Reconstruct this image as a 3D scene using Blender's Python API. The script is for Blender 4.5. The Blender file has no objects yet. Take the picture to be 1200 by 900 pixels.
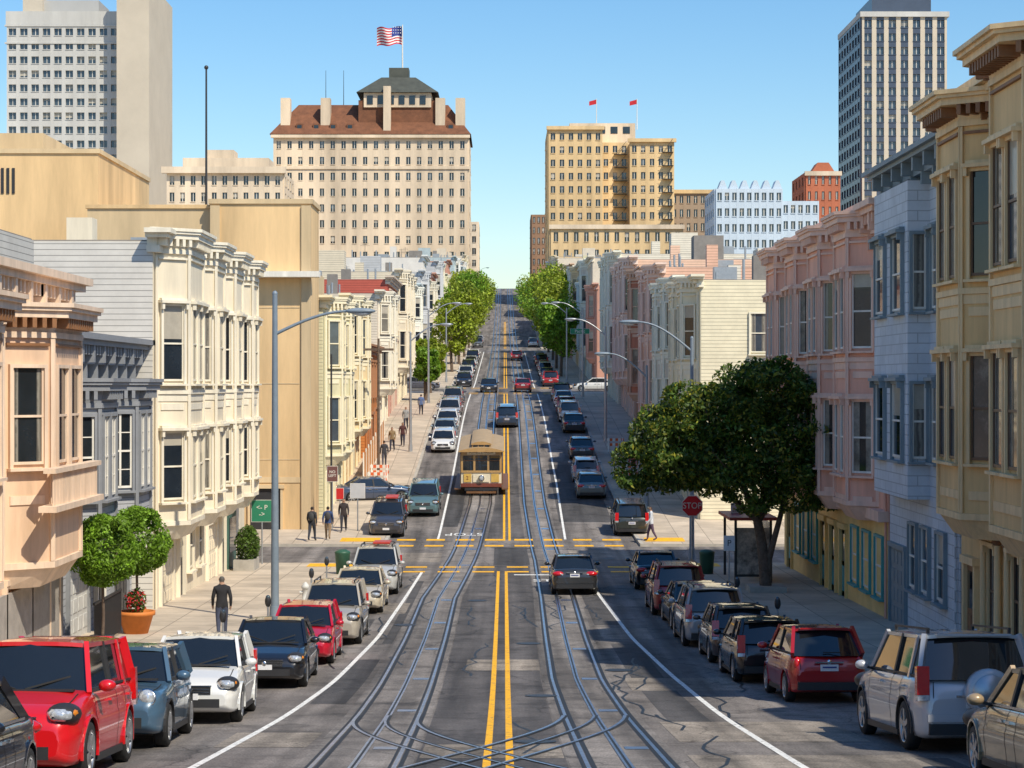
import bpy, bmesh, math, random
import numpy as np
from mathutils import Vector, Matrix
random.seed(7); rng=np.random.default_rng(7)
scene=bpy.context.scene
COL=scene.collection
# ------------------------------------------------------------ terrain profile
_py=np.array([-80,0,15,29.5,40,49,62,76.5,88,97,103,112,127,138,157,168,185,205,222,235,345,365,470,490,600,625,700,6000],float)
_pz=np.array([4.5,-2.7,-4.1,-5.53,-6.5,-7.15,-7.7,-7.97,-8.14,-8.2,-8.1,-7.56,-6.56,-5.7,-3.92,-3.0,-1.9,-1.0,-.46,0,5.75,6.6,14.7,16,28,28.8,28.5,28.5],float)
_ys=np.arange(-80,900,1.0); _zs=np.interp(_ys,_py,_pz)
_k=np.hanning(11); _k/=_k.sum(); _zs=np.convolve(np.pad(_zs,5,mode='edge'),_k,mode='valid')
def G(y): return float(np.interp(y,_ys,_zs))
def slope(y): return (G(y+1.2)-G(y-1.2))/2.4
# ------------------------------------------------------------ materials
MATS={}
def mat(name,col,rough=.75,var=.12,scale=2.0,bump=0.0,metal=0,kind=None,spec=.5,coat=0,streak=False,bscale=None):
    if name in MATS: return MATS[name]
    m=bpy.data.materials.new(name); m.use_nodes=True
    nt=m.node_tree; N=nt.nodes; L=nt.links; b=N['Principled BSDF']
    b.inputs['Roughness'].default_value=rough; b.inputs['Metallic'].default_value=metal
    b.inputs['Specular IOR Level'].default_value=spec; b.inputs['Coat Weight'].default_value=coat
    geo=N.new('ShaderNodeNewGeometry')
    if kind=='paint':
        oi=N.new('ShaderNodeObjectInfo'); L.new(oi.outputs['Color'],b.inputs['Base Color'])
        b.inputs['Coat Roughness'].default_value=.03
        MATS[name]=m; return m
    mp=N.new('ShaderNodeMapping'); L.new(geo.outputs['Position'],mp.inputs['Vector'])
    if streak: mp.inputs['Scale'].default_value=(1,1,.14); var=var*1.9
    nz=N.new('ShaderNodeTexNoise'); nz.inputs['Scale'].default_value=scale; nz.inputs['Detail'].default_value=7; nz.inputs['Roughness'].default_value=.7
    L.new(mp.outputs[0],nz.inputs['Vector'])
    mix=N.new('ShaderNodeMix'); mix.data_type='RGBA'
    mix.inputs['A'].default_value=tuple(min(1,x*(1-var*1.6)) for x in col)+(1,)
    mix.inputs['B'].default_value=tuple(min(1,x*(1+var*.9)) for x in col)+(1,)
    ra=N.new('ShaderNodeMapRange'); ra.inputs['From Min'].default_value=.3; ra.inputs['From Max'].default_value=.65
    L.new(nz.outputs['Fac'],ra.inputs['Value']); L.new(ra.outputs[0],mix.inputs['Factor'])
    out=mix.outputs['Result']
    def bumpnode(h,st,dist):
        bn=N.new('ShaderNodeBump'); bn.inputs['Strength'].default_value=st; bn.inputs['Distance'].default_value=dist
        L.new(h,bn.inputs['Height']); L.new(bn.outputs[0],b.inputs['Normal'])
    def math_(op,a,v=None,bb=None):
        n=N.new('ShaderNodeMath'); n.operation=op; L.new(a,n.inputs[0])
        if v is not None: n.inputs[1].default_value=v
        if bb is not None: L.new(bb,n.inputs[1])
        return n.outputs[0]
    if kind in('clap','tile'):
        sx=N.new('ShaderNodeSeparateXYZ'); L.new(geo.outputs['Position'],sx.inputs[0])
        fr=math_('FRACT',math_('MULTIPLY',sx.outputs['Z'],5.0 if kind=='clap' else 3.0))
        lt=math_('GREATER_THAN',fr,.88)
        m2=N.new('ShaderNodeMix'); m2.data_type='RGBA'; m2.inputs['B'].default_value=tuple(x*.45 for x in col)+(1,)
        L.new(out,m2.inputs['A']); L.new(lt,m2.inputs['Factor']); out=m2.outputs['Result']
        bumpnode(fr,.6,-.03)
    elif kind=='curtain':
        sx=N.new('ShaderNodeSeparateXYZ'); L.new(geo.outputs['Position'],sx.inputs[0])
        s_=math_('ADD',sx.outputs['X'],None,sx.outputs['Y']); s_=math_('ADD',math_('MULTIPLY',s_,38.0),None,math_('MULTIPLY',nz.outputs['Fac'],9.0))
        s_=math_('ADD',math_('MULTIPLY',math_('SINE',s_),.28),.72)
        vm=N.new('ShaderNodeVectorMath'); vm.operation='SCALE'; L.new(out,vm.inputs[0]); L.new(s_,vm.inputs['Scale']); out=vm.outputs[0]
    elif kind=='brick':
        br=N.new('ShaderNodeTexBrick'); br.inputs['Scale'].default_value=1.0
        br.inputs['Brick Width'].default_value=.9; br.inputs['Row Height'].default_value=.3; br.inputs['Mortar Size'].default_value=.015
        cx=N.new('ShaderNodeSeparateXYZ'); L.new(geo.outputs['Position'],cx.inputs[0]); cb=N.new('ShaderNodeCombineXYZ'); L.new(math_('ADD',cx.outputs['X'],None,cx.outputs['Y']),cb.inputs['X']); L.new(cx.outputs['Z'],cb.inputs['Y']); L.new(cb.outputs[0],br.inputs['Vector'])
        L.new(out,br.inputs['Color1']); vm=N.new('ShaderNodeVectorMath'); vm.operation='SCALE'; vm.inputs['Scale'].default_value=.93; L.new(out,vm.inputs[0]); L.new(vm.outputs[0],br.inputs['Color2']); br.inputs['Mortar'].default_value=tuple(x*.6 for x in col)+(1,)
        out=br.outputs['Color']
    elif kind=='asphalt':
        mp2=N.new('ShaderNodeMapping'); mp2.inputs['Scale'].default_value=(1.5,.03,1); L.new(geo.outputs['Position'],mp2.inputs[0])
        n2=N.new('ShaderNodeTexNoise'); n2.inputs['Scale'].default_value=1.0; n2.inputs['Detail'].default_value=6; L.new(mp2.outputs[0],n2.inputs['Vector'])
        n3=N.new('ShaderNodeTexNoise'); n3.inputs['Scale'].default_value=28; n3.inputs['Detail'].default_value=4; L.new(geo.outputs['Position'],n3.inputs['Vector'])
        n5=N.new('ShaderNodeTexNoise'); n5.inputs['Scale'].default_value=1.1; n5.inputs['Detail'].default_value=3; L.new(geo.outputs['Position'],n5.inputs['Vector'])
        def mr(o_,a,b_,c,d):
            r_=N.new('ShaderNodeMapRange'); r_.inputs['From Min'].default_value=a; r_.inputs['From Max'].default_value=b_; r_.inputs['To Min'].default_value=c; r_.inputs['To Max'].default_value=d; L.new(o_,r_.inputs['Value']); return r_.outputs[0]
        q=math_('MULTIPLY',mr(n2.outputs['Fac'],.34,.66,.55,1.45),None,mr(n3.outputs['Fac'],.3,.7,.55,1.45))
        q=math_('MULTIPLY',q,None,mr(n5.outputs['Fac'],.32,.46,.6,1.0))
        vo=N.new('ShaderNodeTexVoronoi'); vo.feature='DISTANCE_TO_EDGE'; vo.inputs['Scale'].default_value=.28
        nd=N.new('ShaderNodeVectorMath'); nd.operation='ADD'; L.new(geo.outputs['Position'],nd.inputs[0]); L.new(nz.outputs['Color'],nd.inputs[1]); L.new(nd.outputs[0],vo.inputs['Vector'])
        q=math_('MULTIPLY',q,None,mr(vo.outputs['Distance'],0,.009,.4,1))
        vm=N.new('ShaderNodeVectorMath'); vm.operation='SCALE'; L.new(out,vm.inputs[0]); L.new(q,vm.inputs['Scale']); out=vm.outputs[0]
        bumpnode(n3.outputs['Fac'],.35,.02)
    elif kind=='slab':
        br=N.new('ShaderNodeTexBrick'); br.offset=0; br.inputs['Scale'].default_value=1.0
        br.inputs['Brick Width'].default_value=1.5; br.inputs['Row Height'].default_value=1.5; br.inputs['Mortar Size'].default_value=.02
        L.new(geo.outputs['Position'],br.inputs['Vector']); L.new(out,br.inputs['Color1'])
        vm=N.new('ShaderNodeVectorMath'); vm.operation='SCALE'; vm.inputs['Scale'].default_value=.80; L.new(out,vm.inputs[0]); L.new(vm.outputs[0],br.inputs['Color2'])
        br.inputs['Mortar'].default_value=tuple(x*.45 for x in col)+(1,); out=br.outputs['Color']
    elif kind=='leaf':
        hs=N.new('ShaderNodeHueSaturation'); r=N.new('ShaderNodeMapRange'); r.inputs['To Min'].default_value=.5; r.inputs['To Max'].default_value=1.6
        L.new(geo.outputs['Random Per Island'],r.inputs['Value']); L.new(r.outputs[0],hs.inputs['Value']); L.new(out,hs.inputs['Color']); out=hs.outputs['Color']
        tr=N.new('ShaderNodeBsdfTranslucent'); L.new(out,tr.inputs['Color']); ms=N.new('ShaderNodeMixShader'); ms.inputs[0].default_value=.35
        L.new(b.outputs[0],ms.inputs[1]); L.new(tr.outputs[0],ms.inputs[2]); L.new(ms.outputs[0],N['Material Output'].inputs['Surface'])
    elif kind=='worn':
        n3=N.new('ShaderNodeTexNoise'); n3.inputs['Scale'].default_value=9; n3.inputs['Detail'].default_value=8; n3.inputs['Roughness'].default_value=.75; L.new(geo.outputs['Position'],n3.inputs['Vector'])
        r=N.new('ShaderNodeMapRange'); r.inputs['From Min'].default_value=.54; r.inputs['From Max'].default_value=.64; L.new(n3.outputs['Fac'],r.inputs['Value'])
        m2=N.new('ShaderNodeMix'); m2.data_type='RGBA'; m2.inputs['B'].default_value=(.10,.10,.10,1); L.new(out,m2.inputs['A']); L.new(r.outputs[0],m2.inputs['Factor']); out=m2.outputs['Result']
    if bump and kind is None:
        n4=N.new('ShaderNodeTexNoise'); n4.inputs['Scale'].default_value=bscale or scale*8; n4.inputs['Detail'].default_value=5; L.new(geo.outputs['Position'],n4.inputs['Vector']); bumpnode(n4.outputs['Fac'],bump,.03)
    L.new(out,b.inputs['Base Color'])
    MATS[name]=m; return m
A_ROAD=mat('asphalt',(.165,.148,.138),.85,.25,.35,kind='asphalt')
A_DARK=mat('asphalt_dark',(.090,.083,.082),.8,.25,.5,kind='asphalt')
A_PATCH=mat('asphalt_patch',(.062,.059,.060),.85,.15,.8,kind='asphalt')
A_LIGHT=mat('asphalt_worn_light',(.23,.20,.17),.88,.2,.8,kind='asphalt')
A_TRACK=mat('track_concrete',(.190,.172,.16),.8,.25,.6,kind='asphalt')
TAR=mat('tar_seal',(.02,.02,.02),.5,.1,2)
SIDEW=mat('sidewalk_concrete',(.55,.46,.36),.85,.18,.5,kind='slab')
CURB=mat('kerb_concrete',(.42,.39,.34),.85,.15,1.5)
GROUND=mat('ground_earth',(.16,.14,.11),.95,.2,.2)
STEEL=mat('rail_steel',(.66,.72,.84),.28,.2,3,metal=1)
SLOT=mat('rail_slot',(.02,.02,.02),.6,.1)
WPAINT=mat('road_white',(.78,.78,.76),.7,.1,3,kind='worn')
YPAINT=mat('road_yellow',(.90,.46,.006),.7,.1,3,kind='worn')
GL_D=mat('glass_dark',(.015,.020,.026),.05,.3,.7,spec=.8)
GL_B=mat('glass_blue',(.05,.072,.095),.05,.3,.6,spec=.9)
GL_C=mat('glass_curtain',(.28,.26,.22),.18,.2,1.5,spec=.8,kind='curtain')
GL_S=mat('window_shade',(.42,.38,.31),.22,.1,1.5)
ROOF=mat('roof_tar',(.24,.22,.20),.9,.15,1)
DARK=mat('dark_metal',(.03,.03,.033),.45,.1,3)
BLACK=mat('black_rubber',(.018,.018,.018),.75,.1,5)
GALV=mat('galvanised_metal',(.40,.42,.44),.4,.08,5,metal=.5)
WHITE=mat('white_trim',(.78,.74,.66),.6,.08,2,streak=True)
SKIN=mat('skin',(.42,.25,.17),.6,.05,8)
BARK=mat('bark',(.14,.10,.075),.95,.3,6,bump=.6)
LEAF=mat('leaves',(.080,.14,.018),.5,.4,.9,kind='leaf')
LEAF_B=mat('leaves_bright',(.18,.32,.025),.55,.25,1.2,kind='leaf')
LEAF_Y=mat('leaves_yellow_green',(.29,.36,.025),.6,.35,.5,kind='leaf')
# ------------------------------------------------------------ mesh builder
class M:
    def __init__(s): s.v=[]; s.f=[]; s.m=[]; s.sm=[]; s.mats=[]
    def mi(s,m):
        if m not in s.mats: s.mats.append(m)
        return s.mats.index(m)
    def add(s,vs,fs,m,smooth=False):
        o=len(s.v); s.v.extend([tuple(v) for v in vs]); i=s.mi(m)
        for f in fs: s.f.append(tuple(a+o for a in f)); s.m.append(i); s.sm.append(smooth)
    def hexa(s,p,m): s.add(p,[(0,3,2,1),(4,5,6,7),(0,1,5,4),(1,2,6,5),(2,3,7,6),(3,0,4,7)],m)
    def box(s,x0,x1,y0,y1,z0,z1,m):
        s.hexa([(x0,y0,z0),(x1,y0,z0),(x1,y1,z0),(x0,y1,z0),(x0,y0,z1),(x1,y0,z1),(x1,y1,z1),(x0,y1,z1)],m)
    def beam(s,a,b,w,h,m,up=(0,0,1)):
        a=Vector(a);b=Vector(b);d=(b-a).normalized();u=Vector(up)
        if abs(d.dot(u))>.98:u=Vector((0,1,0))
        r=d.cross(u).normalized();u=r.cross(d)
        r*=w/2;u*=h/2
        s.hexa([a-r-u,a+r-u,a+r+u,a-r+u,b-r-u,b+r-u,b+r+u,b-r+u],m)
    def tube(s,a,b,r0,r1,m,seg=10,cap=True):
        a=Vector(a);b=Vector(b);d=(b-a).normalized();u=Vector((0,0,1)) if abs(d.z)<.95 else Vector((1,0,0))
        r=d.cross(u).normalized();u=r.cross(d)
        vs=[]
        for c,rr in((a,r0),(b,r1)):
            for i in range(seg):
                t=2*math.pi*i/seg; vs.append(c+r*(rr*math.cos(t))+u*(rr*math.sin(t)))
        fs=[(i,(i+1)%seg,seg+(i+1)%seg,seg+i) for i in range(seg)]
        s.add(vs,fs,m,True)
        if cap: s.add(vs,[tuple(range(seg))[::-1],tuple(range(seg,2*seg))],m)
    def path(s,pts,r0,r1,m,seg=8):
        n=len(pts)-1
        for i in range(n):
            s.tube(pts[i],pts[i+1],r0+(r1-r0)*i/n,r0+(r1-r0)*(i+1)/n,m,seg)
    def lathe(s,c,axis,prof,m,seg=20,smooth=True):
        ax=Vector(axis).normalized();u=Vector((0,0,1)) if abs(ax.z)<.9 else Vector((1,0,0))
        r=ax.cross(u).normalized();u=r.cross(ax);c=Vector(c);vs=[]
        for a,rr in prof:
            for i in range(seg):
                t=2*math.pi*i/seg; vs.append(c+ax*a+r*(rr*math.cos(t))+u*(rr*math.sin(t)))
        fs=[]
        for k in range(len(prof)-1):
            for i in range(seg):
                j=(i+1)%seg; fs.append((k*seg+i,k*seg+j,(k+1)*seg+j,(k+1)*seg+i))
        s.add(vs,fs,m,smooth)
    def ell(s,c,r,m,seg=12,ring=8):
        vs=[];fs=[]
        for k in range(ring+1):
            p=math.pi*k/ring
            for i in range(seg):
                t=2*math.pi*i/seg
                vs.append((c[0]+r[0]*math.sin(p)*math.cos(t),c[1]+r[1]*math.sin(p)*math.sin(t),c[2]+r[2]*math.cos(p)))
        for k in range(ring):
            for i in range(seg):
                j=(i+1)%seg; fs.append((k*seg+i,k*seg+j,(k+1)*seg+j,(k+1)*seg+i))
        s.add(vs,fs,m,True)
    def prism(s,poly,z0,z1,m,top=None):
        n=len(poly); top=top or poly
        vs=[(p[0],p[1],z0) for p in poly]+[(p[0],p[1],z1) for p in top]
        s.add(vs,[tuple(range(n))[::-1],tuple(range(n,2*n))]+[(i,(i+1)%n,n+(i+1)%n,n+i) for i in range(n)],m)
    def mesh(s,name):
        me=bpy.data.meshes.new(name); me.from_pydata(s.v,[],s.f)
        for m in s.mats: me.materials.append(m)
        me.polygons.foreach_set('material_index',s.m); me.polygons.foreach_set('use_smooth',s.sm)
        me.update(); return me
class O:
    def __init__(s,name): s.name=name; s.p={}; s.extra=[]
    def __getitem__(s,k):
        if k not in s.p: s.p[k]=M()
        return s.p[k]
    def done(s,loc=None):
        ps=[(k,v) for k,v in s.p.items() if v.f]
        if len(ps)==1 and not s.extra:
            ob=bpy.data.objects.new(s.name,ps[0][1].mesh(s.name)); COL.objects.link(ob)
            if loc: ob.location=loc
            return ob
        e=bpy.data.objects.new(s.name,None); COL.objects.link(e); e.empty_display_size=.1
        if loc: e.location=loc
        for k,v in ps:
            ob=bpy.data.objects.new(k,v.mesh(k)); COL.objects.link(ob); ob.parent=e
        for x in s.extra: x.parent=e
        return e
def text(s,body,loc,rot,size,m,sx=1,extr=.004):
    c=bpy.data.curves.new('lettering','FONT'); c.body=body; c.size=size; c.align_x='CENTER'; c.align_y='CENTER'; c.extrude=extr
    c.materials.append(m); o=bpy.data.objects.new('lettering',c); o.location=loc; o.rotation_euler=rot; o.scale=(sx,1,1); COL.objects.link(o); s.extra.append(o); return o
# ------------------------------------------------------------ ground and road
def I(pts):
    a=np.array(pts,float); return lambda y: float(np.interp(y,a[:,0],a[:,1]))
curbL=I([(-60,-8),(30,-7.6),(36,-7.3),(42,-6.9),(50,-6.55),(60,-6.15),(90,-6.1),(115,-5.6),(600,-5.8)])
curbR=I([(-60,8.6),(36,8.5),(45,7.9),(52,7.5),(62,7.2),(90,7.1),(115,6.6),(600,6.2)])
def strip(mm,xl,xr,y0,y1,dz,m,step=1.0,nx=1):
    xl=xl if callable(xl) else (lambda y,a=xl:a); xr=xr if callable(xr) else (lambda y,a=xr:a)
    n=max(2,int(math.ceil((y1-y0)/step))+1); vs=[];fs=[]
    for i in range(n):
        y=y0+(y1-y0)*i/(n-1); z=G(y)+dz
        for k in range(nx+1): vs.append((xl(y)+(xr(y)-xl(y))*k/nx,y,z))
    w=nx+1
    for i in range(n-1):
        for k in range(nx): fs.append((i*w+k,i*w+k+1,(i+1)*w+k+1,(i+1)*w+k))
    mm.add(vs,fs,m)
g=O('ground')
yy=list(np.arange(-80,900,5))+[1500,3000,6000]; vs=[];fs=[]
for y in yy:
    z=(G(y) if y<890 else 28.5)-.3
    for x in(-4000,-300,0,300,4000): vs.append((x,y,z))
for i in range(len(yy)-1):
    for k in range(4): fs.append((i*5+k,i*5+k+1,i*5+k+6,i*5+k+5))
g['terrain'].add(vs,fs,GROUND); g.done()
CROSS=[(92,102),(208,220),(338,350),(462,474),(585,597)]
r=O('road'); strip(r['road'],curbL,curbR,-78,640,0,A_ROAD,1,1)
r.done()
for a,b in CROSS:
    r=O('cross_street'); strip(r['l'],-220,curbL,a,b,0,A_ROAD,1); strip(r['l'],curbR,220,a,b,0,A_ROAD,1); r.done()
edges=[-78]+[v for c in CROSS for v in c]+[640]
for i in range(0,len(edges),2):
    a,b=edges[i],edges[i+1]
    s=O('sidewalk')
    for cf,far,sg in((curbL,-220,-1),(curbR,220,1)):
        inn=lambda y,cf=cf,sg=sg:cf(y)+sg*.18
        strip(s['pavement'],inn,far,a,b,.14,SIDEW,1)
        strip(s['kerb'],cf,inn,a,b,.142,CURB,1)
        n=int(b-a)+1;vs=[];fs=[]
        for k in range(n+1):
            y=a+(b-a)*k/n; vs+= [(cf(y),y,G(y)-.3),(cf(y),y,G(y)+.142)]
        for k in range(n): fs.append((2*k,2*k+1,2*k+3,2*k+2))
        s['kerb_face'].add(vs,fs,CURB)
        for y in(a,b):
            x0,x1=cf(y),far
            s['kerb_face'].add([(x0,y,G(y)-.3),(x1,y,G(y)-.3),(x1,y,G(y)+.142),(x0,y,G(y)+.142)],[(0,1,2,3)],CURB)
    s.done()
TL=I([(0,-2.0),(30,-2.1),(50,-2.25),(76,-2.35),(95,-1.9),(120,-1.35),(600,-1.5)])
TR=I([(0,2.0),(30,1.9),(50,1.85),(76,2.05),(95,2.1),(120,1.85),(205,1.9),(600,1.6)])
def off(f,d): return lambda y:f(y)+d
t=O('cable_car_track')
for f in(TL,TR):
    strip(t['bed'],off(f,-.85),off(f,.85),-20,600,.004,A_TRACK)
    for d in(-.6,.6):
        strip(t['rails'],off(f,d-.032),off(f,d+.032),-20,600,.014,STEEL)
        strip(t['grooves'],off(f,d+.045),off(f,d+.12),-20,600,.009,SLOT); strip(t['grooves'],off(f,d-.09),off(f,d-.045),-20,600,.009,SLOT)
    strip(t['slot'],off(f,-.06),off(f,-.02),-20,600,.014,STEEL)
    strip(t['slot'],off(f,.02),off(f,.06),-20,600,.014,STEEL)
    strip(t['slot'],off(f,-.02),off(f,.02),-20,600,.010,SLOT)
    for y in np.arange(24,200,8.5):
        strip(t['covers'],off(f,.12),off(f,.5),y,y+.5,.011,STEEL,.3)
def sm(a,b,y0,y1):
    return lambda y:(lambda q:a(y)+(b(y)-a(y))*(q*q*(3-2*q)))(min(1,max(0,(y-y0)/(y1-y0))))
for f in(sm(TL,TR,22,41),sm(TR,TL,22,39)):
    for d in(-.6,.6,0):
        w=.032 if d else .022
        strip(t['crossover'],off(f,d-w),off(f,d+w),22,40,.019,STEEL,.5)
        strip(t['crossover_groove'],off(f,d+w+.005),off(f,d+w+.06),22,40,.0165,SLOT,.5)
t.done()
mk=O('lane_line')
strip(mk['yellow_lines'],-.23,-.11,10,89,.008,YPAINT); strip(mk['yellow_lines'],.11,.23,10,89,.008,YPAINT)
for a,b in((104.5,206),(222,336),(352,460)):
    strip(mk['yellow_lines'],.02,.14,a,b,.008,YPAINT); strip(mk['yellow_lines'],.30,.42,a,b,.008,YPAINT)
wl=I([(10,-4.6),(29.5,-4.4),(49,-4.0),(62,-3.75),(76,-3.6),(107,-3.3),(600,-3.2)])
wr=I([(10,4.5),(29.5,4.4),(48,4.3),(62,3.95),(76,3.7),(103,3.2),(130,3.4),(600,3.4)])
for a,b in((10,89),(105,206),(222,336)):
    for f in(wl,wr): strip(mk['white_lines'],off(f,-.06),off(f,.06),a,b,.008,WPAINT)
mk.done()
cw=O('crosswalk')
for y,x0,x1 in((90.0,-5.8,7),(103.6,-5.4,6.4),(206.5,-5,6),(221.5,-5,6)):
    for yy_ in(y-1.6,y+.9):
        x=x0
        while x<x1:
            strip(cw['bars'],x,x+.95,yy_,yy_+.65,.0105,YPAINT,.4); x+=1.5
strip(cw['stop_line'],.5,3.6,86.9,87.3,.0105,WPAINT,.4)
cw.done()
rp=O('asphalt_patch')
strip(rp['centre'],off(TL,.88),off(TR,-.88),12,92,.003,A_DARK)
strip(rp['centre'],off(TL,.88),off(TR,-.88),105,340,.003,A_DARK)
for x0,x1,y0,y1 in((-4.0,-3.25,43,55),(3.2,4.0,37,60),(3.0,3.8,66,88),(-3.5,-3.2,60,84),(3.1,6.0,112,140),(5.6,6.8,20,31),(-.4,1.6,92.3,101.5),(-3.2,-2.3,110,150),(-5.4,-4.2,62,68)):
    strip(rp['patches'],x0,x1,y0,y1,.0032,A_PATCH)
for x0,x1,y0,y1 in((3.0,6.2,34,38.5),(-4.6,-3.1,33,36),(3.0,5.6,46.5,50),(-1.2,1.0,31,33.5),(3.05,4.6,61.5,65),(-4.4,-3.3,70,74),(-6,-2.9,94,99),(3.2,7,95,100.5),(2.9,6.3,28.5,31.5),(-.9,1.0,52,55)):
    strip(rp['worn'],x0,x1,y0,y1,.0052,A_LIGHT,.5)
R5=random.Random(5)
for k in range(26):
    x=R5.uniform(-4.5,6); y=R5.uniform(26,84); n=R5.randint(6,14); pts=[]
    for i in range(n): pts.append((x,y)); x+=R5.uniform(-.25,.25); y+=R5.uniform(.5,1.2)
    vs=[];fs=[]
    for a,b in pts: vs+=[(a-.03,b,G(b)+.0062),(a+.03,b,G(b)+.0062)]
    for i in range(n-1): fs.append((2*i,2*i+1,2*i+3,2*i+2))
    rp['tar'].add(vs,fs,TAR)
rp.done()
def roadtext(body,x,y,rotz,size,sc):
    o=O('road_marking'); c=text(o,body,(x,y,G(y)+.012),(math.atan(slope(y))*(1 if rotz==0 else -1),0,rotz),size,WPAINT,1,.001); c.scale=(1,sc,1)
    o['dash'].box(x-.01,x+.01,y-.01,y+.01,G(y)-.02,G(y)+.002,WPAINT); o.done()
roadtext('STOP',2.2,84,0,.8,2.2); roadtext('STOP',-2.0,107.0,math.pi,.85,1.8)
mh=O('manhole_cover')
for x,y in((.9,45),(-3.1,66),(.8,60),(3,52),(-.9,75),(5,96),(.6,34)):
    n=20; mh['cover'].add([(x+.36*math.cos(2*math.pi*i/n),y+.36*math.sin(2*math.pi*i/n),G(y+.36*math.sin(2*math.pi*i/n))+.016) for i in range(n)],[tuple(range(n))],DARK)
mh.done()
yk=O('kerb_ramp')
for x0,x1,y0,y1 in((-8.6,-6.6,89.8,91.6),(7.6,9.6,89.8,91.6),(-8.2,-6.2,103,104.6),(7.2,9.2,103,104.6)):
    strip(yk['ramp'],x0,x1,y0,y1,.147,YPAINT,.5)
yk.done()
# ------------------------------------------------------------ facades
class F:
    def __init__(s,o,d,n): s.o=o;s.d=d;s.n=n
    def p(s,u,n,z): return (s.o[0]+s.d[0]*u+s.n[0]*n, s.o[1]+s.d[1]*u+s.n[1]*n, z)
def fb(m,f,u0,u1,n0,n1,z0,z1,mt):
    m.hexa([f.p(u0,n0,z0),f.p(u1,n0,z0),f.p(u1,n1,z0),f.p(u0,n1,z0),f.p(u0,n0,z1),f.p(u1,n0,z1),f.p(u1,n1,z1),f.p(u0,n1,z1)],mt)
def rglass():
    return random.choices([GL_D,GL_B,GL_C],[6,3,2])[0]
SASH=None
def win(o,f,u,z,w,h,tm,hood=True,arch=False,grid=False,dep=.12,gm=None):
    a,b=u-w/2,u+w/2; t=.09; T=o['trim']; sm_=SASH or tm
    fb(T,f,a-t,a,0.0,dep,z-t,z+h+t,tm); fb(T,f,b,b+t,0,dep,z-t,z+h+t,tm)
    fb(T,f,a,b,0,dep,z+h,z+h+t,tm); fb(T,f,a-.04-t,b+.04+t,0,dep+.10,z-t-.07,z-t,tm)
    W=o['windows']; g0=gm or rglass()
    W.add([f.p(a,.02,z),f.p(b,.02,z),f.p(b,.02,z+h),f.p(a,.02,z+h)],[(0,1,2,3)],g0)
    if random.random()<.3 and h>1:
        k=random.uniform(.15,.5); W.add([f.p(a+.05,.024,z+h*(1-k)),f.p(b-.05,.024,z+h*(1-k)),f.p(b-.05,.024,z+h),f.p(a+.05,.024,z+h)],[(0,1,2,3)],GL_S)
    elif random.random()<.35 and w>.6:
        k=random.uniform(.12,.3)
        for p,q in((a+.05,a+.05+w*k),(b-.05-w*k,b-.05)): W.add([f.p(p,.024,z+.02),f.p(q,.024,z+.02),f.p(q,.024,z+h),f.p(p,.024,z+h)],[(0,1,2,3)],GL_C)
    fb(T,f,a,b,.015,.065,z+h*.5-.03,z+h*.5+.03,sm_)
    fb(T,f,a,a+.05,.015,.06,z,z+h,sm_); fb(T,f,b-.05,b,.015,.06,z,z+h,sm_)
    fb(T,f,a+.05,b-.05,.015,.06,z,z+.07,sm_)
    if grid or w>1.5: fb(T,f,u-.035,u+.035,.015,.07,z+.07,z+h,sm_)
    if grid:
        fb(T,f,a,b,.015,.045,z+h*.75-.015,z+h*.75+.015,sm_);fb(T,f,a,b,.015,.045,z+h*.25-.015,z+h*.25+.015,sm_)
    if hood:
        fb(T,f,a-.16,b+.16,0,dep+.16,z+h+t,z+h+t+.10,tm); fb(T,f,a-.1,b+.1,0,dep+.05,z+h+t+.10,z+h+t+.18,tm)
        for q in(a-.12,b+.02): fb(T,f,q,q+.10,dep,dep+.12,z+h-.12,z+h+t,tm)
def cornice(o,f,u0,u1,zt,ov,tm,dent=True,h=.7,pre=0,brk=None):
    T=o['cornice']
    fb(T,f,u0-ov*.3,u1+ov*.3,pre-.2,pre+ov*.35,zt-h,zt-h*.72,tm)
    fb(T,f,u0-ov*.15,u1+ov*.15,pre-.2,pre+ov*.2,zt-h*.72,zt-h*.38,tm)
    fb(T,f,u0-ov*.7,u1+ov*.7,pre-.2,pre+ov*.8,zt-h*.38,zt-h*.2,tm)
    fb(T,f,u0-ov,u1+ov,pre-.2,pre+ov,zt-h*.2,zt,tm)
    if dent:
        u=u0
        while u<u1-.1:
            fb(T,f,u,u+.14,pre+ov*.2,pre+ov*.68,zt-h*.7,zt-h*.39,tm); u+=.42
    if brk: # scroll brackets
        u=u0+.3
        while u<u1-.2:
            fb(T,f,u,u+.2,pre+.01,pre+ov*.75,zt-h*.95,zt-h*.385,brk); fb(T,f,u+.03,u+.17,pre+.01,pre+ov*.42,zt-h*1.5,zt-h*.951,brk); u+=1.6
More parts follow.
